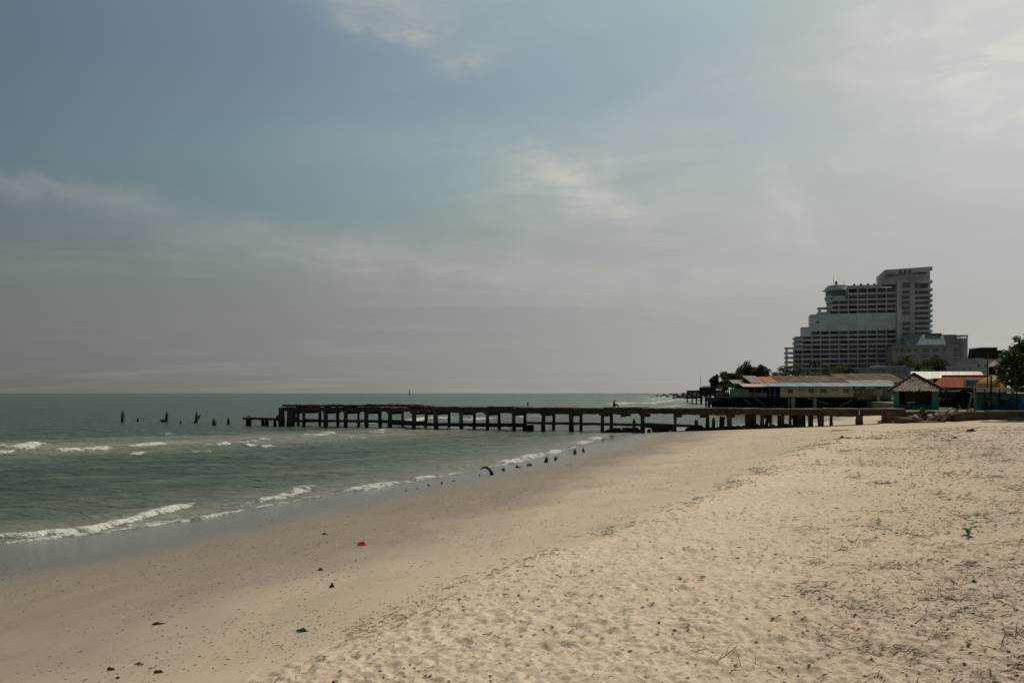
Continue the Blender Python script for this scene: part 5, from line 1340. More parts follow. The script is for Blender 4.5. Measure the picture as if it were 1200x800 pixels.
def leaf_cloud(clumps, n, size, seed, shell=0.55, flat=0.55):
    """n rhombic leaves spread through ellipsoid clumps [(cx,cy,cz,rx,ry,rz)]"""
    r = np.random.default_rng(seed); cl = np.array(clumps, float)
    w_ = cl[:, 3] * cl[:, 4] * cl[:, 5]; k_ = r.choice(len(cl), n, p=w_ / w_.sum()); c = cl[k_]
    d = r.normal(size=(n, 3)); d /= np.linalg.norm(d, axis=1)[:, None]
    rad = shell + (1 - shell) * r.random(n) ** 0.7; rad *= 1 + 0.22 * r.normal(size=n) * (r.random(n) < .3)
    p = c[:, :3] + d * rad[:, None] * c[:, 3:]
    a = r.normal(size=(n, 3)); a[:, 2] *= flat; a /= np.linalg.norm(a, axis=1)[:, None]
    b = np.cross(a, r.normal(size=(n, 3))); b /= np.linalg.norm(b, axis=1)[:, None]
    s = size * (0.6 + 0.8 * r.random(n))[:, None]
    V = np.stack([p - a * s, p + b * s * .45, p + a * s, p - b * s * .45], 1).reshape(-1, 3)
    Fq = np.arange(4 * n).reshape(-1, 4)
    return V, Fq

def tree(name, label, base, height, clumps, n, size, seed, m_=None, cat='tree', group=None, trunk_r=None):
    """clumps are relative to base: (dx,dy,dz,rx,ry,rz)"""
    base = Vector(base)
    t_ = thing(name, label, cat, base, group)
    tr_ = trunk_r or height * 0.022
    top = max(clumps, key=lambda c: c[2]); mid = Vector((0, 0, height * .4))
    mb_ = MB().tube([base + Vector((0, 0, -.3)), base + mid * .5 + Vector((random.uniform(-.1, .1) * height * .1, 0, 0)), base + mid], [tr_ * 1.4, tr_, tr_ * .8], 7, True, .1)
    trunk_ = mb_.build('trunk', M_bark, t_)
    for c in clumps[:7]:
        MB().tube([base + mid * .85, base + mid.lerp(Vector(c[:3]), .55) + Vector((0, 0, height * .03)), base + Vector(c[:3])], [tr_ * .65, tr_ * .4, tr_ * .12], 5).build('limb', M_bark, trunk_)
    V, Fq = leaf_cloud(clumps, n, size, seed)
    me_ = np_mesh('crown', V, Fq); me_.materials.append(m_ or M_leaf1)
    o = bpy.data.objects.new('crown', me_); link(o, t_)
    return t_

def rand_clumps(seed, wd, ht, n, base=0.45):
    r = random.Random(seed); out_ = [(0, 0, ht * .68, wd * .55, wd * .5, ht * .22)]
    for i in range(n):
        a = r.uniform(0, 6.28); q = r.uniform(.25, 1) * wd * .62; z = r.uniform(base, .92) * ht
        s_ = r.uniform(.2, .42); q *= 1.15 - .5 * max(0, (z / ht - .6)) / .4
        out_.append((math.cos(a) * q, math.sin(a) * q, z, wd * s_, wd * s_, ht * s_ * .42))
    return out_

def px_tree(name, label, px, ytop, wpx, Y, seed, n=1600, size=None, m_=None, zb=2.3, nc=9, cat='tree', group=None):
    s_ = Y / F; b_ = Vector(((px - 600) * s_, Y, zb)); ht = EYE - (ytop - 460) * s_ - zb
    return tree(name, label, b_, ht, rand_clumps(seed, wpx * .9 * s_, ht, nc, .3), n, size or Y * 0.0013, seed, m_, cat, group)

def palm(name, label, px, ytop, Y, wpx, seed, zb=2.3, group=None, lean=0.0):
    s_ = Y / F; b_ = Vector(((px - 600) * s_, Y, zb)); r = random.Random(seed)
    R_ = wpx / 2 * s_; crown = Vector((b_.x + lean, Y, EYE - (ytop - 460) * s_ - R_ * .45))
    t_ = thing(name, label, 'palm', b_, group)
    MB().tube([b_ + Vector((0, 0, -.3)), b_.lerp(crown, .5) + Vector((-lean * .25, 0, 0)), crown], [.26, .19, .15], 7).build('trunk', M_bark, t_)
    for k_ in range(17):
        a = 6.28 * k_ / 17 + r.uniform(-.2, .2); up_ = r.uniform(-.15, .75); L = R_ * r.uniform(.85, 1.15)
        vs = []; fs = []; n = 9
        dx_, dy_ = math.cos(a), math.sin(a)
        for i in range(n + 1):
            f_ = i / n; ro = L * f_ * (1 - .15 * f_); zz_ = L * (up_ * f_ - (.55 + .55 * up_) * f_ * f_)
            c = crown + Vector((dx_ * ro, dy_ * ro, zz_)); wd = L * .17 * (math.sin(math.pi * min(1, f_ * .9 + .1)) ** .6) * (1 if i % 2 else .55)
            sd_ = Vector((-dy_, dx_, 0)) * wd; dr = Vector((0, 0, -wd * .55))
            vs += [c, c + sd_ + dr, c - sd_ + dr]
        for i in range(n):
            b0 = i * 3; fs += [(b0, b0 + 3, b0 + 4, b0 + 1), (b0, b0 + 2, b0 + 5, b0 + 3)]
        MB().add(vs, fs).build('frond', M_palm, t_)
    return t_

G1 = 'trees on the point beside the hotel'
px_tree('shore_tree', 'leftmost dark columnar tree on the point behind the far deck', 837.5, 438.5, 9, 318, 1, 1500, m_=M_leaf1, group=G1, nc=10)
px_tree('shore_tree', 'round bushy dark tree right of the white tent roof', 857.5, 434.5, 19, 322, 2, 2600, group=G1, nc=12)
px_tree('shore_tree', 'small dark tree top poking up directly right of the tent', 846.5, 437.5, 6, 330, 22, 800, group=G1)
px_tree('shore_tree', 'tallest dark feathery tree standing on the point', 876, 423.5, 17, 330, 3, 3000, group=G1, nc=13)
px_tree('shore_tree', 'tree right of the tallest one with a drooping crown', 889, 427.5, 12, 330, 4, 2000, group=G1, nc=10)
px_tree('shore_tree', 'dark shrubby tree low between the tent tree and the tallest tree', 866.5, 432.5, 10, 326, 5, 1500, group=G1)
palm('coconut_palm', 'palm with ragged head right of the drooping tree', 899, 429.5, 335, 15, 6, group=G1)
palm('coconut_palm', 'short palm between the ragged palm and the hotel corner', 908.5, 433.5, 345, 12, 7, group=G1)
palm('coconut_palm', 'palm crossing the lower left corner of the hotel', 917, 428.5, 350, 13, 8, group=G1)
px_tree('shore_tree', 'low dark tree under the palms left of the hotel', 903, 436.5, 24, 340, 9, 2200, group=G1, nc=12)
px_tree('shrub', 'low dark shrub under the white tent roof', 849, 442.5, 12, 316, 23, 1200, group=G1, cat='shrub')
px_tree('shrub', 'wide low scrub under the tallest tree on the point', 871, 438.5, 18, 320, 24, 1800, group=G1, cat='shrub', nc=12)
px_tree('shore_tree', 'low spreading tree at the foot of the hotel left corner', 915, 436.5, 14, 342, 25, 1500, group=G1, nc=12)
px_tree('shore_tree', 'dark bushy tree under the ragged palm', 895, 434.5, 12, 334, 26, 1500, group=G1, nc=12)
palm('coconut_palm', 'palm head rising behind the tallest tree on the point', 883, 427.5, 338, 15, 91, group=G1)
palm('coconut_palm', 'tall palm just right of the drooping tree', 894, 427, 338, 16, 92, group=G1)
palm('coconut_palm', 'palm leaning left beside the tent tree', 852, 433, 330, 13, 93, group=G1, lean=-1.0)
G2 = 'trees in front of the hotel'
HT = [(925, 430, 26, 345, 'low round tree at the foot of the hotel balconies on the left'), (945, 430, 28, 350, 'broad low tree left of the tall palm before the hotel'),
      (972, 431, 28, 352, 'olive tree right of the tall palm before the hotel'), (996, 426.5, 24, 356, 'dark dense tree before the hotel middle'), (1012, 431, 22, 360, 'tree left of the bluish flat-roofed block'),
      (1052, 419, 22, 420, 'tall thin-leaved tree before the left end of the hotel annex'), (1066, 417, 20, 425, 'bushy tree before the annex windows, left of the red-brown one'), (1090, 414.5, 22, 430, 'dark brownish tree before the middle of the annex'), (1078, 422, 18, 400, 'lower tree between the two annex trees'), (1036, 424, 20, 410, 'dark tree between hotel tower and annex above the bluish block'), (1062, 424.5, 26, 405, 'wide low tree under the annex windows, left'), (1112, 424, 22, 410, 'dark tree under the annex turret'), (1127, 425.5, 18, 400, 'low tree right of the annex turret'), (1101, 420, 20, 425, 'brown green tree before the right end of the annex')]
for i, (px, yt, wd, Y, lab) in enumerate(HT):
    px_tree('garden_tree', lab, px, yt, wd, Y, 30 + i, 2000, m_=M_leaf2 if i in (1, 2, 6) else M_leaf1, group=G2, nc=11)
palm('coconut_palm', 'tallest palm standing before the lower hotel balconies', 956, 418.5, 352, 20, 41, group=G2)
palm('coconut_palm', 'second palm right of the tallest one before the hotel', 968, 424, 350, 16, 42, group=G2)
palm('coconut_palm', 'short palm before the hotel, nearest the dense dark tree', 987, 427, 352, 15, 43, group=G2)
px_tree('flowering_tree', 'round dark tree with pale blossom above the cream roof', 1107, 421.5, 34, 215, 51, 3600, m_=M_leaf1, nc=13)
px_tree('shrub', 'bright green low hedge clump above the cream roof, left', 1082, 430.5, 26, 205, 52, 1800, m_=M_leaf3, nc=9, cat='shrub')
px_tree('shrub', 'green bush peeping between annex and white house', 1143, 418.5, 10, 260, 53, 900, m_=M_leaf2, cat='shrub')
# almond tree at the right edge: branching limbs and large glossy leaves
Y = 68.0; s_ = Y / F
b_ = Vector((632 * .0785, 78.5, 2.3))
cl = []
rr = random.Random(77)
def C_(px, py, dy, r_): p = P(px, py, 74 + dy); cl.append((p.x - b_.x, p.y - b_.y, p.z - b_.z, r_, r_, r_ * .62))
for a in ((1190, 420, 0, 1.1), (1203, 412, 1, 1.3), (1182, 415, -.6, .75), (1196, 434, -.5, 1.2), (1180, 430, .3, .9), (1210, 428, 0, 1.6), (1187, 446, .2, .9), (1176, 440, 0.8, .7), (1200, 450, .5, 1.2), (1225, 415, 1, 1.8), (1230, 440, 0, 1.9), (1215, 402, 0.5, 1.3), (1193, 407.5, .4, .7), (1173, 436, .5, .45), (1240, 425, 2, 2.2)): C_(*a)
alm = tree('almond_tree', 'leafy green almond tree reaching in at the right edge', b_, 8.2, cl, 9500, 0.22, 78, M_leaf3, trunk_r=.17)
twig_a, twig_b = P(1215, 409, 74), P(1191, 396, 74)
MB().tube([twig_a, twig_a.lerp(twig_b, .5) + Vector((0, 0, .1)), twig_b], [.05, .035, .015], 5).build('limb', M_bark, alm)
V, Fq = leaf_cloud([(twig_b.x - b_.x + f_ * 1.3, twig_b.y - b_.y, twig_b.z - b_.z - f_ * .75, .32, .32, .16) for f_ in (0, .35, .75, 1.15)], 130, .16, 79)
me_ = np_mesh('leaf_spray', V, Fq); me_.materials.append(M_leaf3); link(bpy.data.objects.new('leaf_spray', me_), alm)
# shrubs and flowers beside the pavilion
px_tree('shrub', 'leafy green shrub beside the pavilion right post', 1109, 463.5, 14, 90, 61, 900, .13, M_leaf3, cat='shrub')
px_tree('shrub', 'dark low shrub left of the dark stall', 1119, 468, 11, 90, 62, 600, .12, M_leaf1, cat='shrub')
px_tree('shrub', 'green weed clump growing out of the driftwood heap', 1082, 478.5, 8, 76.0, 63, 420, .09, M_leaf3, zb=gz(36.6, 76) - .05, cat='weed')
fl = thing('flowers', 'yellow and orange flowers inside the pavilion window', 'flowers', (P(1087, 470, 90).x, 90, 2.3))
for (px, py, c1, n_) in ((1083, 467, (0.30, 0.30, 0.03), 60), (1090, 466, (0.60, 0.30, 0.02), 60)):
    p = P(px, py, 90); V, Fq = leaf_cloud([(p.x - fl.location.x, 0, p.z - 2.3, .36, .25, .3)], n_, .10, int(px))
    me_ = np_mesh('petals', V, Fq); me_.materials.append(mat('petal_%d' % px, c1, rough=.6, scale=4, trans=.3)); link(bpy.data.objects.new('petals', me_), fl)
    MB().tube([(p.x, 90, 2.3), p], .05, 5).build('stem', M_leaf3, fl)

# ------------------------------------------------------------------ rocks off the point
for k_, (px, py, w_, h_) in enumerate([(782, 465.8, 4, 2), (790, 464.2, 5, 2.5), (797, 466, 7, 3), (803, 464.8, 6, 4), (808, 464, 7, 4.6), (813, 463.6, 6, 4.2), (818, 464.2, 6, 3.6), (806, 467, 6, 3), (812, 467, 6, 3.4), (793, 462.8, 4, 2), (778, 463.4, 4, 1.4), (770, 464.3, 3, 1.2), (764, 466.2, 2.5, 1), (820, 466.5, 5, 3), (800, 463.2, 4, 2.4), (786, 462.6, 3, 1.6), (815, 465.5, 6, 4), (824, 463.4, 7, 4.5), (828, 465, 6, 4), (802, 466.4, 5, 2.4), (775, 465, 3, 1.4), (790, 466.8, 4, 1.6), (810, 462.6, 5, 3.4)]):
    d_ = EYE * F / (py - 460); X = (px - 600) * d_ / F
    lump('sea_rock', (X, d_, 0.1), (w_ * 1.7 * d_ / F, w_ * 1.3 * d_ / F, h_ * d_ / F * 2.6), k_, 'dark wave-washed rock off the distant point', 'rock', 'rocks off the point')

# channel marker on the horizon
p = Vector(((480 - 600) * 1.5, 1500, 0)); s_ = 1.5
mk = thing('channel_marker', 'thin dark channel marker out on the sea horizon', 'marker', p)
MB().tube([p + Vector((0, 0, -1)), p + Vector((0, 0, 1.0))], [2.2, 2.0], 10).build('float', M_bar, mk)
MB().tube([p + Vector((0, 0, .9)), p + Vector((0, 0, 7.2))], [.9, .35], 6).build('tower', M_bar, mk)
MB().tube([p + Vector((0, 0, 7.0)), p + Vector((0, 0, 8.6))], [.9, .7], 8).build('topmark', M_bar, mk)

# ------------------------------------------------------------------ person sitting on the pier
def skin_person(name, label, joints, edges, radii, m_, root=0):
    me_ = bpy.data.meshes.new(name); me_.from_pydata(joints, edges, []); me_.materials.append(m_)
    o = bpy.data.objects.new(name, me_); col.objects.link(o)
    sk = o.modifiers.new('skin', 'SKIN'); sk.use_smooth_shade = True
    for i, r_ in enumerate(radii): me_.skin_vertices[0].data[i].radius = (r_, r_)
    me_.skin_vertices[0].data[root].use_root = True
    sb = o.modifiers.new('sub', 'SUBSURF'); sb.levels = 1; sb.render_levels = 1
    return tag(o, label, 'person')
pp = on_pier(722, 1.6)
J = [(0, 0, .14), (.0, .0, .32), (.03, 0, .52), (.06, 0, .62), (.09, 0, .74), (.10, 0, .80),
     (.02, -.2, .50), (.18, -.24, .30), (.36, -.14, .30), (.02, .2, .50), (.18, .24, .30), (.36, .12, .32),
     (.02, -.11, .13), (.36, -.17, .38), (.46, -.17, .06), (.58, -.17, .05), (.02, .11, .13), (.36, .17, .38), (.46, .17, .06), (.58, .17, .05)]
E_ = [(0, 1), (1, 2), (2, 3), (3, 4), (4, 5), (2, 6), (6, 7), (7, 8), (2, 9), (9, 10), (10, 11), (0, 12), (12, 13), (13, 14), (14, 15), (0, 16), (16, 17), (17, 18), (18, 19)]
Rr = [.15, .14, .15, .055, .10, .085, .06, .045, .03, .06, .045, .03, .09, .07, .045, .035, .09, .07, .045, .035]
per = skin_person('person', 'person in dark clothes sitting hunched on the pier deck', [Vector(j) for j in J], E_, Rr, mat('dark_clothes', (0.022, 0.021, 0.023), (0.014, 0.013, 0.015), rough=.9, scale=6))
per.location = (pp.x - .25, pp.y, DECK + .06)
a = Vector((pp.x + .1, pp.y - .15, DECK + .36))
rod = MB().tube([a, a + Vector((.6, -.2, .06)), a + Vector((1.5, -.5, -.02))], [.018, .014, .008], 5).build('fishing_rod', M_stilt); tag(rod, 'thin fishing rod held out by the person on the pier', 'rod')

# ------------------------------------------------------------------ driftwood heap by the sea wall
def log(px0, py0, px1, py1, Y, r_, lab, bend=0.0, m_=None, forks=0):
    a, b_ = P(px0, py0, Y), P(px1, py1, Y + .3)
    a.z = max(a.z, gz(a.x, a.y) + r_ * .5); b_.z = max(b_.z, gz(b_.x, b_.y) + r_ * .4)
    m2 = a.lerp(b_, .5) + Vector((0, 0, bend))
    o = MB().tube([a, a.lerp(m2, .5) + Vector((0, 0, bend * .3)), m2, m2.lerp(b_, .5), b_], [r_, r_ * 1.05, r_ * .9, r_ * .75, r_ * .45], 8, True, .13).build('driftwood_log', m_ or M_drift)
    tag(o, lab, 'log', 'driftwood heap')
    for k_ in range(forks):
        q = m2.lerp(b_, .2 + .25 * k_); MB().tube([q, q + Vector((random.uniform(-.1, .5), -.1, .35 + .1 * k_)), q + Vector((random.uniform(.2, .9), -.1, .5 + .15 * k_))], [r_ * .4, r_ * .3, r_ * .12], 6).build('broken_limb', m_ or M_drift, o)
    return o
M_drift2 = mat('brown_driftwood', (0.13, 0.095, 0.075), (0.075, 0.055, 0.045), rough=.9, scale=3, bump=.03)
log(1050, 492.5, 1089, 494, 75.2, .26, 'long thick brown log lying at the left of the driftwood heap', .05, M_drift2)
log(1060, 490.5, 1092, 488.5, 75.8, .15, 'grey log resting behind the long brown log', .1, M_drift, 1)
log(1084, 497, 1110, 481, 75.0, .12, 'pale pole slanting up to the right across the driftwood heap', .05, M_drift)
log(1097, 490, 1128, 482, 75.4, .2, 'thick pale trunk lying against the sea wall top', .1, M_drift, 2)
log(1103, 495, 1113, 478, 75.2, .17, 'stubby grey stump standing up in the driftwood heap', .0, M_drift)
log(1076, 496.5, 1104, 495.5, 74.6, .09, 'thin bleached branch low in front of the driftwood heap', .05, M_drift, 1)
log(1046, 494.5, 1062, 492.5, 75.4, .09, 'short thin stick at the far left of the driftwood heap', .02, M_drift)
log(1094, 487, 1107, 494, 75.1, .13, 'dark brown branch crossing under the pale slanting pole', .05, M_drift2, 1)
M_bits = mat('pale_rubbish', (0.50, 0.48, 0.43), (0.36, 0.33, 0.28), rough=.8, scale=5)
for k_, (px, py, w_, lab) in enumerate(((1072, 487.5, .45, 'white scrap on the left of the driftwood heap'), (1075, 489.5, .35, 'second white scrap just below the left one in the driftwood'), (1090, 487, .5, 'large pale scrap in the middle of the driftwood heap'), (1088.5, 490, .35, 'small pale scrap under the large one in the driftwood'), (1097, 485, .4, 'white scrap high on the driftwood heap'), (1117.5, 479.2, .3, 'white bag on the sea wall near the thick trunk'), (1139, 480.5, .45, 'white lump on the sea wall by the forked pole'))):
    q = P(px, py, 75.3 if px < 1110 else 76.9)
    lump('scrap', q, (w_, w_ * .8, w_ * .7), k_, lab, 'scrap', 'rubbish by the sea wall', M_bits)
for k_ in range(16):
    px = random.uniform(1062, 1108); py = random.uniform(486, 495); q = P(px, py, 75.5); q.z = min(q.z, gz(q.x, q.y) + .6)
    lump('rubble_block', q, (random.uniform(.3, .6), .4, random.uniform(.25, .45)), k_, 'brownish stone among the driftwood logs by the sea wall', 'rubble', 'stones in the driftwood heap', M_drift2)
q = P(1196, 494, 75); log(1181, 495, 1206, 493, 73.6, .12, 'grey driftwood stick before the sea wall at the right edge', .12, M_drift, 1)

# ------------------------------------------------------------------ beach litter
def ground_n(X, Y):
    z, u, dx = ground0(X, Y)
    return z + np.clip(.72 * dent(X, Y), -0.026, 0.02), u, dx

def flakes(X, Y, size, seed, lift=0.3, aspect=0.55):
    """small curled chips lying on the sand: two bent triangles pairs each"""
    r = np.random.default_rng(seed); n = len(X); Z, _, _ = ground_n(X, Y)
    a = r.random(n) * 2 * math.pi; c, s = np.cos(a), np.sin(a); L = size; W = size * aspect * (0.5 + r.random(n))
    h = size * lift * (0.3 + r.random(n)); tl = size * 0.35 * (r.random(n) - .3)
    def pt(u, v, z): return np.stack([X + u * c - v * s, Y + u * s + v * c, Z + z], -1)
    V = np.stack([pt(-L, 0 * L, h * .2 + tl * 0), pt(0 * L, -W, h), pt(L, 0 * L, h * .4 + np.maximum(tl, 0)), pt(0 * L, W, h * .6)], 1).reshape(-1, 3)
    return V, np.arange(4 * n).reshape(-1, 4)

def strands(X, Y, L, wd, seed, dirs=None, arch=0.12, nseg=4, curl=1.2):
    """thin wiry strands lying on the sand, triangular section, nseg segments"""
    r = np.random.default_rng(seed); n = len(X)
    a = r.random(n) * 2 * math.pi if dirs is None else dirs + r.normal(size=n) * .5
    k = (r.random(n) - .5) * 2 * curl; px_, py_ = X.copy(), Y.copy(); rings = []
    hm = arch * L * r.random(n)
    for i in range(nseg + 1):
        f = i / nseg; Z, _, _ = ground_n(px_, py_); z = Z + wd * .6 + hm * 4 * f * (1 - f)
        ww = wd * (1 - .7 * f); c, s = np.cos(a), np.sin(a)
        rings.append(np.stack([np.stack([px_ - s * ww, py_ + c * ww, z - ww * .5], -1), np.stack([px_ + s * ww, py_ - c * ww, z - ww * .5], -1), np.stack([px_, py_, z + ww], -1)], 1))
        px_ = px_ + c * L / nseg; py_ = py_ + s * L / nseg; a = a + k / nseg
    V = np.stack(rings, 1).reshape(-1, 3); base = (np.arange(n) * (nseg + 1) * 3)[:, None]
    fs = []
    for i in range(nseg):
        for q in range(3):
            q2 = (q + 1) % 3; fs.append(np.concatenate([base + i * 3 + q, base + i * 3 + q2, base + i * 3 + 3 + q2, base + i * 3 + 3 + q], 1))
    return V, np.concatenate(fs, 0)

def stuff(name, V, Fq, m_, label, cat):
    me_ = np_mesh(name, V, Fq); me_.materials.append(m_)
    o = bpy.data.objects.new(name, me_); col.objects.link(o)
    return tag(o, label, cat, kind='stuff')

def vary(name, cols_, scale=40.0, rough=.9):
    m_ = bpy.data.materials.new(name); m_.use_nodes = True; t_ = NT(m_.node_tree); b = t_.n['Principled BSDF']
    g_ = t_.new('ShaderNodeNewGeometry').outputs['Position']; nz = t_.noise(g_, scale, 2, .5)
    c_ = t_.mix(t_.ramp(nz, .38, .50), cols_[0], cols_[1]); c_ = t_.mix(t_.ramp(nz, .56, .66), c_, cols_[2])
    t_.link(c_, b.inputs['Base Color']); b.inputs['Roughness'].default_value = rough; b.inputs['Specular IOR Level'].default_value = .15
    return m_
M_lit = vary('leaf_litter_dent_shade', [(0.030, 0.022, 0.014), (0.075, 0.052, 0.030), (0.15, 0.105, 0.06)])
M_grass = vary('dry_grass', [(0.095, 0.070, 0.040), (0.18, 0.135, 0.075), (0.28, 0.22, 0.125)], 6.0)
M_grit = vary('shell_grit', [(0.035, 0.028, 0.02), (0.09, 0.07, 0.05), (0.50, 0.44, 0.36)], 30.0)

def scatter(n, ymin, ymax, pw, ulo, uhi, noise_seed, thr, wide=.66, nscale=.6):
    """random beach points between two fractions of the foreshore, clumped by noise"""
    Y = ymin + (ymax - ymin) * rng.random(n) ** pw; X = (rng.random(n) * 2 - 1) * (wide * Y + .5)
    _, u, dx = ground0(X, Y)
    k = (u > ulo) & (u < uhi) & ((fbm(X * nscale, Y * nscale, noise_seed, 3) + .8 * rng.random(n)) > thr)
    return X[k], Y[k], dx[k]
# dry leaves and chips, thicker to the right, also standing in for dent shadows
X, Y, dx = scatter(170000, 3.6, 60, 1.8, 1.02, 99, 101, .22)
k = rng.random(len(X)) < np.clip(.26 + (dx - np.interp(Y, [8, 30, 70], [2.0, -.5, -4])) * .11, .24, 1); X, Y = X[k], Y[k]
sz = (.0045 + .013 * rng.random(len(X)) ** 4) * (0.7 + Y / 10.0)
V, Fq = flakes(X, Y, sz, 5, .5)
stuff('leaf_litter_dent_shade', V, Fq, M_lit, 'dry brown leaf chips and dent-shadow flakes strewn over the trampled sand', 'litter')
# grit, shell and wood bits on the firm sand
X, Y, dx = scatter(110000, 5, 70, 1.7, .10, 1.0, 103, .36, nscale=.45)
sz = (.0035 + .009 * rng.random(len(X)) ** 3) * (0.75 + Y / 14.0)
V, Fq = flakes(X, Y, sz, 6, .5, .8)
stuff('shell_grit', V, Fq, M_grit, 'dark grit and broken shell scattered over the firm sand', 'shells')
# wrack line of weed and twigs along the berm edge
Y = 5.5 + 45 * rng.random(3000) ** 1.5; X = bermline(Y) + rng.normal(size=len(Y)) * (.22 + .008 * Y) + .10
k = fbm(X * .9, Y * .55, 107, 3) + .25 * rng.random(len(Y)) > .14; X, Y = X[k], Y[k]
L = (.03 + .08 * rng.random(len(X))) * (.8 + Y / 30)
V, Fq = strands(X, Y, L, (.0016 + .0020 * rng.random(len(X))) * (.8 + Y / 16), 9, arch=.25)
stuff('wrack', V, Fq, M_grass, 'line of dark dried weed and twigs along the berm edge', 'seaweed')
# withered creeper and grass mats on the right: patches seen in the photograph
PATCH = [(1105, 656, 55, 9), (1150, 676, 40, 7), (1040, 718, 34, 6), (1180, 700, 28, 7), (1075, 772, 44, 12), (1165, 720, 30, 9), (1012, 760, 16, 14), (1120, 640, 60, 6), (1185, 660, 24, 9), (1165, 790, 40, 10),
         (1170, 590, 40, 4), (1140, 612, 50, 4), (1190, 570, 26, 4), (1120, 585, 30, 3), (1165, 560, 36, 3), (1180, 540, 30, 3), (1175, 515, 40, 4), (1140, 520, 30, 2.5), (1110, 555, 24, 2), (1195, 745, 20, 14), (1195, 780, 16, 16), (975, 742, 18, 5), (1090, 700, 40, 5), (1040, 600, 26, 2), (1040, 566, 26, 2), (1150, 700, 40, 6), (1100, 745, 30, 7), (950, 690, 22, 4), (1060, 625, 26, 3)]
for _ in range(40):
    py_ = 505 + 270 * random.random() ** 1.5; px__ = random.uniform(930 + (py_ - 505) * .1, 1200); PATCH.append((px__, py_, random.uniform(10, 30), 1.5 + (py_ - 500) * .02))
XS, YS, LS, WS, DS = [], [], [], [], []
for (px, py, wpx, hpx) in PATCH:
    n = int((30 + min(wpx * hpx, 260) * .11) * (1.25 if py < 680 else .9)); sp_ = .35 + .75 * rng.random(n); qx = px + rng.normal(size=n) * wpx * sp_; qy = np.clip(py + rng.normal(size=n) * hpx * sp_, 505, 860)
    Yq = 2.0 * F / (qy - 460)
    for _ in range(25):
        zq, _, _ = ground0((qx - 600) * Yq / F, Yq); Yq = Yq + .6 * ((EYE - zq) * F / (qy - 460) - Yq)
    XS.append((qx - 600) * Yq / F); YS.append(Yq); LS.append((.03 + .11 * rng.random(n)) * (.8 + Yq / 40)); WS.append((.0011 + .0016 * rng.random(n)) * (.7 + Yq / 12)); DS.append(rng.normal(size=n) * .5)
V, Fq = strands(np.concatenate(XS), np.concatenate(YS), np.concatenate(LS), np.concatenate(WS), 12, dirs=np.concatenate(DS), arch=.22)
stuff('dry_grass', V, Fq, M_grass, 'mats of withered brown creeper and grass on the right of the beach', 'grass')
X, Y, dx = scatter(9000, 3.6, 30, 1.8, 1.05, 99, 109, .55); k = rng.random(len(X)) < np.clip(dx * .06, 0, .8); X, Y = X[k], Y[k]
V, Fq = strands(X, Y, .04 + .16 * rng.random(len(X)) ** 2, (.0012 + .0016 * rng.random(len(X))) * (.8 + Y / 12), 14, arch=.3)
stuff('twig_litter', V, Fq, M_lit, 'loose dark twigs and stalks scattered over the dry sand', 'twigs')

# single twigs that stand out
def twig(pts_, r_, lab, forks=(), up=.02, name='twig', m_=None):
    r_ *= .45
    P3 = []
    for (px, py) in pts_:
        p = on_sand(px, py); P3.append(p + Vector((0, 0, r_ + random.uniform(0, up))))
    o = MB().tube(P3, [r_ * (1 - .5 * i / max(1, len(P3) - 1)) for i in range(len(P3))], 6, True, .1).build(name, m_ or M_tw); tag(o, lab, 'twig')
    for (i, dx_, dz_) in forks:
        q = P3[i]; MB().tube([q, q + Vector((dx_ * .5, .02, dz_ * .7)), q + Vector((dx_, .03, dz_))], [r_ * .7, r_ * .5, r_ * .2], 5).build('offshoot', m_ or M_tw, o)
    return o
M_tw = mat('dead_twig', (0.085, 0.060, 0.038), (0.045, 0.032, 0.02), rough=.95, scale=8)
M_tw2 = mat('pale_stalk', (0.20, 0.15, 0.095), (0.13, 0.095, 0.06), rough=.95, scale=8)
twig([(957, 741), (968, 757), (985, 764), (1005, 760), (1024, 757)], .007, 'long thin stalk curved like a bow on the sand, lower right')
twig([(836, 765), (828, 761), (815, 766), (808, 766)], .007, 'small forked twig lower centre beside its larger neighbour', [(1, -.06, .06)])
twig([(864, 762), (850, 768), (843, 775), (842, 780)], .008, 'forked twig standing up from the sand in the lower centre', [(2, .07, .05), (1, .05, .08)], .05)
twig([(855, 792), (862, 787), (868, 782), (873, 790)], .006, 'tangle of thin twigs at the bottom centre', [(1, .05, .1), (2, -.04, .12)], .05)
twig([(882, 777), (885, 783), (897, 787)], .006, 'pale bent stalk right of the forked twigs', [(1, .02, .1)], .04, m_=M_tw2)
twig([(784, 715), (790, 717), (796, 716)], .009, 'short straight stick beside the faint grey sand patch')
twig([(566, 745), (573, 743), (579, 740)], .010, 'short stick on the trampled sand near the berm edge')
twig([(1174, 755), (1178, 752), (1190, 748), (1198, 740)], .010, 'branched dark twig near the right edge of the beach', [(1, -.02, .12), (2, .05, .15)], .06)
twig([(1100, 691), (1101, 697), (1112, 696)], .007, 'hooked thin twig right of centre below the dry grass', [(0, .03, .06)], .05)
twig([(997, 711), (998, 717), (1003, 724), (1010, 723)], .007, 'crooked upright stalk left of the dry tuft', [(0, .03, .07)], .07)
twig([(1072, 730), (1080, 724), (1088, 718)], .007, 'thin slanting stick right of the dry tuft')
twig([(1032, 757), (1040, 766), (1046, 773)], .006, 'thin stick pointing down below the curved stalk')
twig([(976, 504), (985, 504), (999, 504.5)], .05, 'dark flat branch on the sand before the pier end')
twig([(1160, 560), (1166, 559), (1171, 559.5)], .02, 'dark straight stick on the sand upper right')

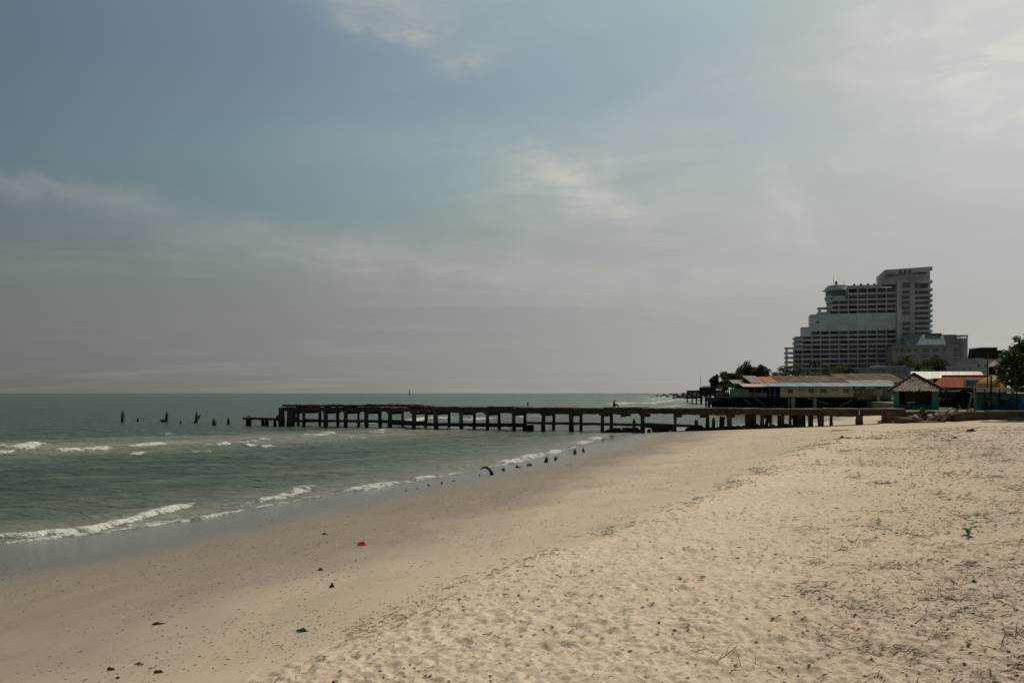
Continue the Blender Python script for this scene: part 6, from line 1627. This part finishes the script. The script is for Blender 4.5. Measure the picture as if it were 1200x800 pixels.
# sprouts with round green leaves
M_spr = mat('sprout_leaf', (0.13, 0.22, 0.045), (0.08, 0.15, 0.028), rough=.5, scale=12, trans=.3)
def sprout(px, py, hpx, nleaf, lab, seed):
    p = on_sand(px, py); s_ = p.y / F; h_ = hpx * s_; r = random.Random(seed)
    t_ = thing('sprout', lab, 'plant', p)
    st_ = None
    for k_ in range(max(2, nleaf // 3)):
        a = r.uniform(0, 6.28); tip = p + Vector((math.cos(a) * h_ * .3, math.sin(a) * h_ * .3, h_ * r.uniform(.5, .9)))
        st_ = MB().tube([p + Vector((0, 0, -.01)), p.lerp(tip, .5) + Vector((0, 0, h_ * .1)), tip], [h_ * .035, h_ * .03, h_ * .02], 5).build('stem', M_spr, t_)
    for k_ in range(nleaf):
        a = r.uniform(0, 6.28); q = r.uniform(.1, .75) * h_; c = p + Vector((math.cos(a) * q, math.sin(a) * q, h_ * r.uniform(.25, 1)))
        u = Vector((math.cos(a), math.sin(a), r.uniform(-.2, .6))).normalized() * h_ * r.uniform(.24, .42); v = u.cross(Vector((r.uniform(-.4, .4), r.uniform(-.4, .4), 1))).normalized() * u.length * .7
        n_ = u.cross(v).normalized() * u.length * .12
        MB().add([c - u, c - u * .4 + v * .8 + n_, c + u * .5 + v * .7 + n_, c + u, c + u * .5 - v * .7 + n_, c - u * .4 - v * .8 + n_, c], [(0, 6, 1), (1, 6, 2), (2, 6, 3), (3, 6, 4), (4, 6, 5), (5, 6, 0)]).build('leaf', M_spr, st_)
sprout(797.5, 679, 7, 6, 'small green sprout, left one of the pair in the lower centre', 1)
sprout(821.5, 680, 7, 6, 'small green sprout, right one of the pair in the lower centre', 2)
sprout(795.5, 694, 5, 5, 'tiny green sprout below the pair in the lower centre', 3)
sprout(1135, 627.5, 12, 12, 'largest bright green sprout on the right of the beach', 4)
sprout(1146, 624, 6, 6, 'yellowish sprout just right of the largest green sprout', 5)
sprout(1109, 625, 6, 5, 'small sprout left of the largest green sprout', 6)
sprout(1071, 636, 4, 4, 'tiny dark green sprout left of centre right on the sand', 7)
sprout(1146, 603, 5, 6, 'dark green sprout above the largest green sprout', 8)
sprout(1158, 603, 4, 5, 'small sprout right of the dark green one on the upper right sand', 9)
sprout(995, 749, 7, 7, 'yellow green grass sprout above the curved stalk', 10)
sprout(1041, 566, 5, 7, 'pale green sprout on the far right sand below the pier end', 11)
sprout(1137, 552, 4, 6, 'green sprout on the upper right sand near the dry grass', 12)
sprout(1118, 686, 5, 7, 'olive sprout in the dry grass near the blue scrap', 13)
sprout(803, 730, 4, 4, 'tiny sprout low in the centre right of the grey patch', 14)

rq_ = random.Random(31)
for k_ in range(34):
    py_ = rq_.uniform(515, 790); px_ = rq_.uniform(960 + (py_ - 535) * .35, 1195)
    sprout(px_, py_, rq_.uniform(2.8, 6.0), rq_.randint(4, 8), 'tiny green creeper sprig among the dry litter on the right', 40 + k_)
for o_ in [x for x in bpy.data.objects if x.get('label', '').startswith('tiny green creeper')]: o_['group'] = 'creeper sprigs'
# single scraps on the sand
def scrapc(px, py, w_, h_, m_, lab, name='scrap', seed=0, th=.35):
    p = on_sand(px, py); s_ = p.y / F; r = random.Random(seed); W_ = w_ * s_; H_ = h_ * s_
    vs = []; n = 9
    for i in range(n):
        f = i / (n - 1)
        for q in (-1, 0, 1):
            vs.append(p + Vector(((f - .5) * W_, q * W_ * th * .5 * math.sin(math.pi * min(.95, f + .06)) + r.uniform(-.05, .05) * W_, .006 + (H_ * (1 - abs(q)) * (.75 + .25 * math.sin(f * 9 + seed)) * math.sin(math.pi * min(.97, f + .04))))))
    fs = []
    for i in range(n - 1):
        for q in (0, 1): fs.append((i * 3 + q, i * 3 + q + 1, i * 3 + 4 + q, i * 3 + 3 + q))
    o = MB().add(vs, fs).build(name, m_)
    sol = o.modifiers.new('thick', 'SOLIDIFY'); sol.thickness = max(.004, .06 * W_)
    return tag(o, lab, name.split('_')[-1])
M_redc = mat('red_plastic', (0.50, 0.030, 0.022), (0.36, 0.022, 0.018), rough=.4, scale=10, spec=.4); M_grn = mat('green_net', (0.012, 0.095, 0.065), (0.008, 0.06, 0.045), rough=.6, scale=14); M_weed = mat('dark_weed', (0.050, 0.034, 0.020), (0.022, 0.016, 0.010), rough=.9, scale=14); M_blu = mat('blue_plastic', (0.03, 0.035, 0.09), (0.02, 0.025, 0.06), rough=.5, scale=10)
scrapc(424, 639, 10, 6, M_redc, 'bright red plastic scrap on the damp sand', 'plastic_scrap', 1, .5)
scrapc(354, 740, 14, 4, M_grn, 'dark green strip of netting on the sand', 'net_scrap', 2, .3)
scrapc(389, 688, 7, 6, M_weed, 'dark upright clump of weed on the firm sand', 'weed_clump', 3, .6)
scrapc(376, 668, 8, 3, M_weed, 'flat brown weed above the dark upright clump', 'weed_clump', 4, .5)
scrapc(187, 731, 18, 2.5, M_weed, 'long flat dark weed on the damp sand, left', 'weed_clump', 5, .35)
scrapc(130, 785, 9, 4, M_weed, 'dark weed lump, leftmost of three at the lower left', 'weed_clump', 6, .5)
scrapc(186, 788, 12, 4.5, M_weed, 'dark weed lump, rightmost of three at the lower left', 'weed_clump', 7, .4)
scrapc(138, 795, 6, 3, M_weed, 'small dark weed lump, lowest of three at the lower left', 'weed_clump', 8, .5)
scrapc(163, 779, 11, 3, M_tw2, 'reddish bark flake beside the lower left weed lumps', 'bark_flake', 9, .4)
scrapc(391, 799, 7, 5, M_weed, 'dark weed lump at the bottom edge of the beach', 'weed_clump', 10, .5)
scrapc(381, 626, 8, 2, M_weed, 'thin dark weed above left of the red scrap', 'weed_clump', 11, .4)
scrapc(1142, 684, 7, 4, M_blu, 'dark blue plastic scrap by the dry grass', 'plastic_scrap', 12, .5)
scrapc(671, 668, 7, 1.5, M_bits, 'small white scrap on the trampled sand past the berm', 'plastic_scrap', 13, .4)
scrapc(1138, 505.5, 11, 4, M_dark, 'black lump of rubbish on the sand before the sea wall', 'rubbish', 14, .5)
scrapc(1119, 513.5, 7, 2.5, M_dark, 'small black lump left below the larger black one', 'rubbish', 15, .5)
scrapc(987, 513, 6, 2.5, M_dark, 'small dark lump below the flat branch near the pier end', 'rubbish', 16, .5)
scrapc(1105, 513.5, 4, 2, M_bits, 'tiny white scrap beside the small black lump', 'plastic_scrap', 17, .5)
scrapc(137, 562 + 172, 4, 2, M_grn, 'tiny green scrap on the damp sand at the far left', 'plastic_scrap', 18, .5) if False else None
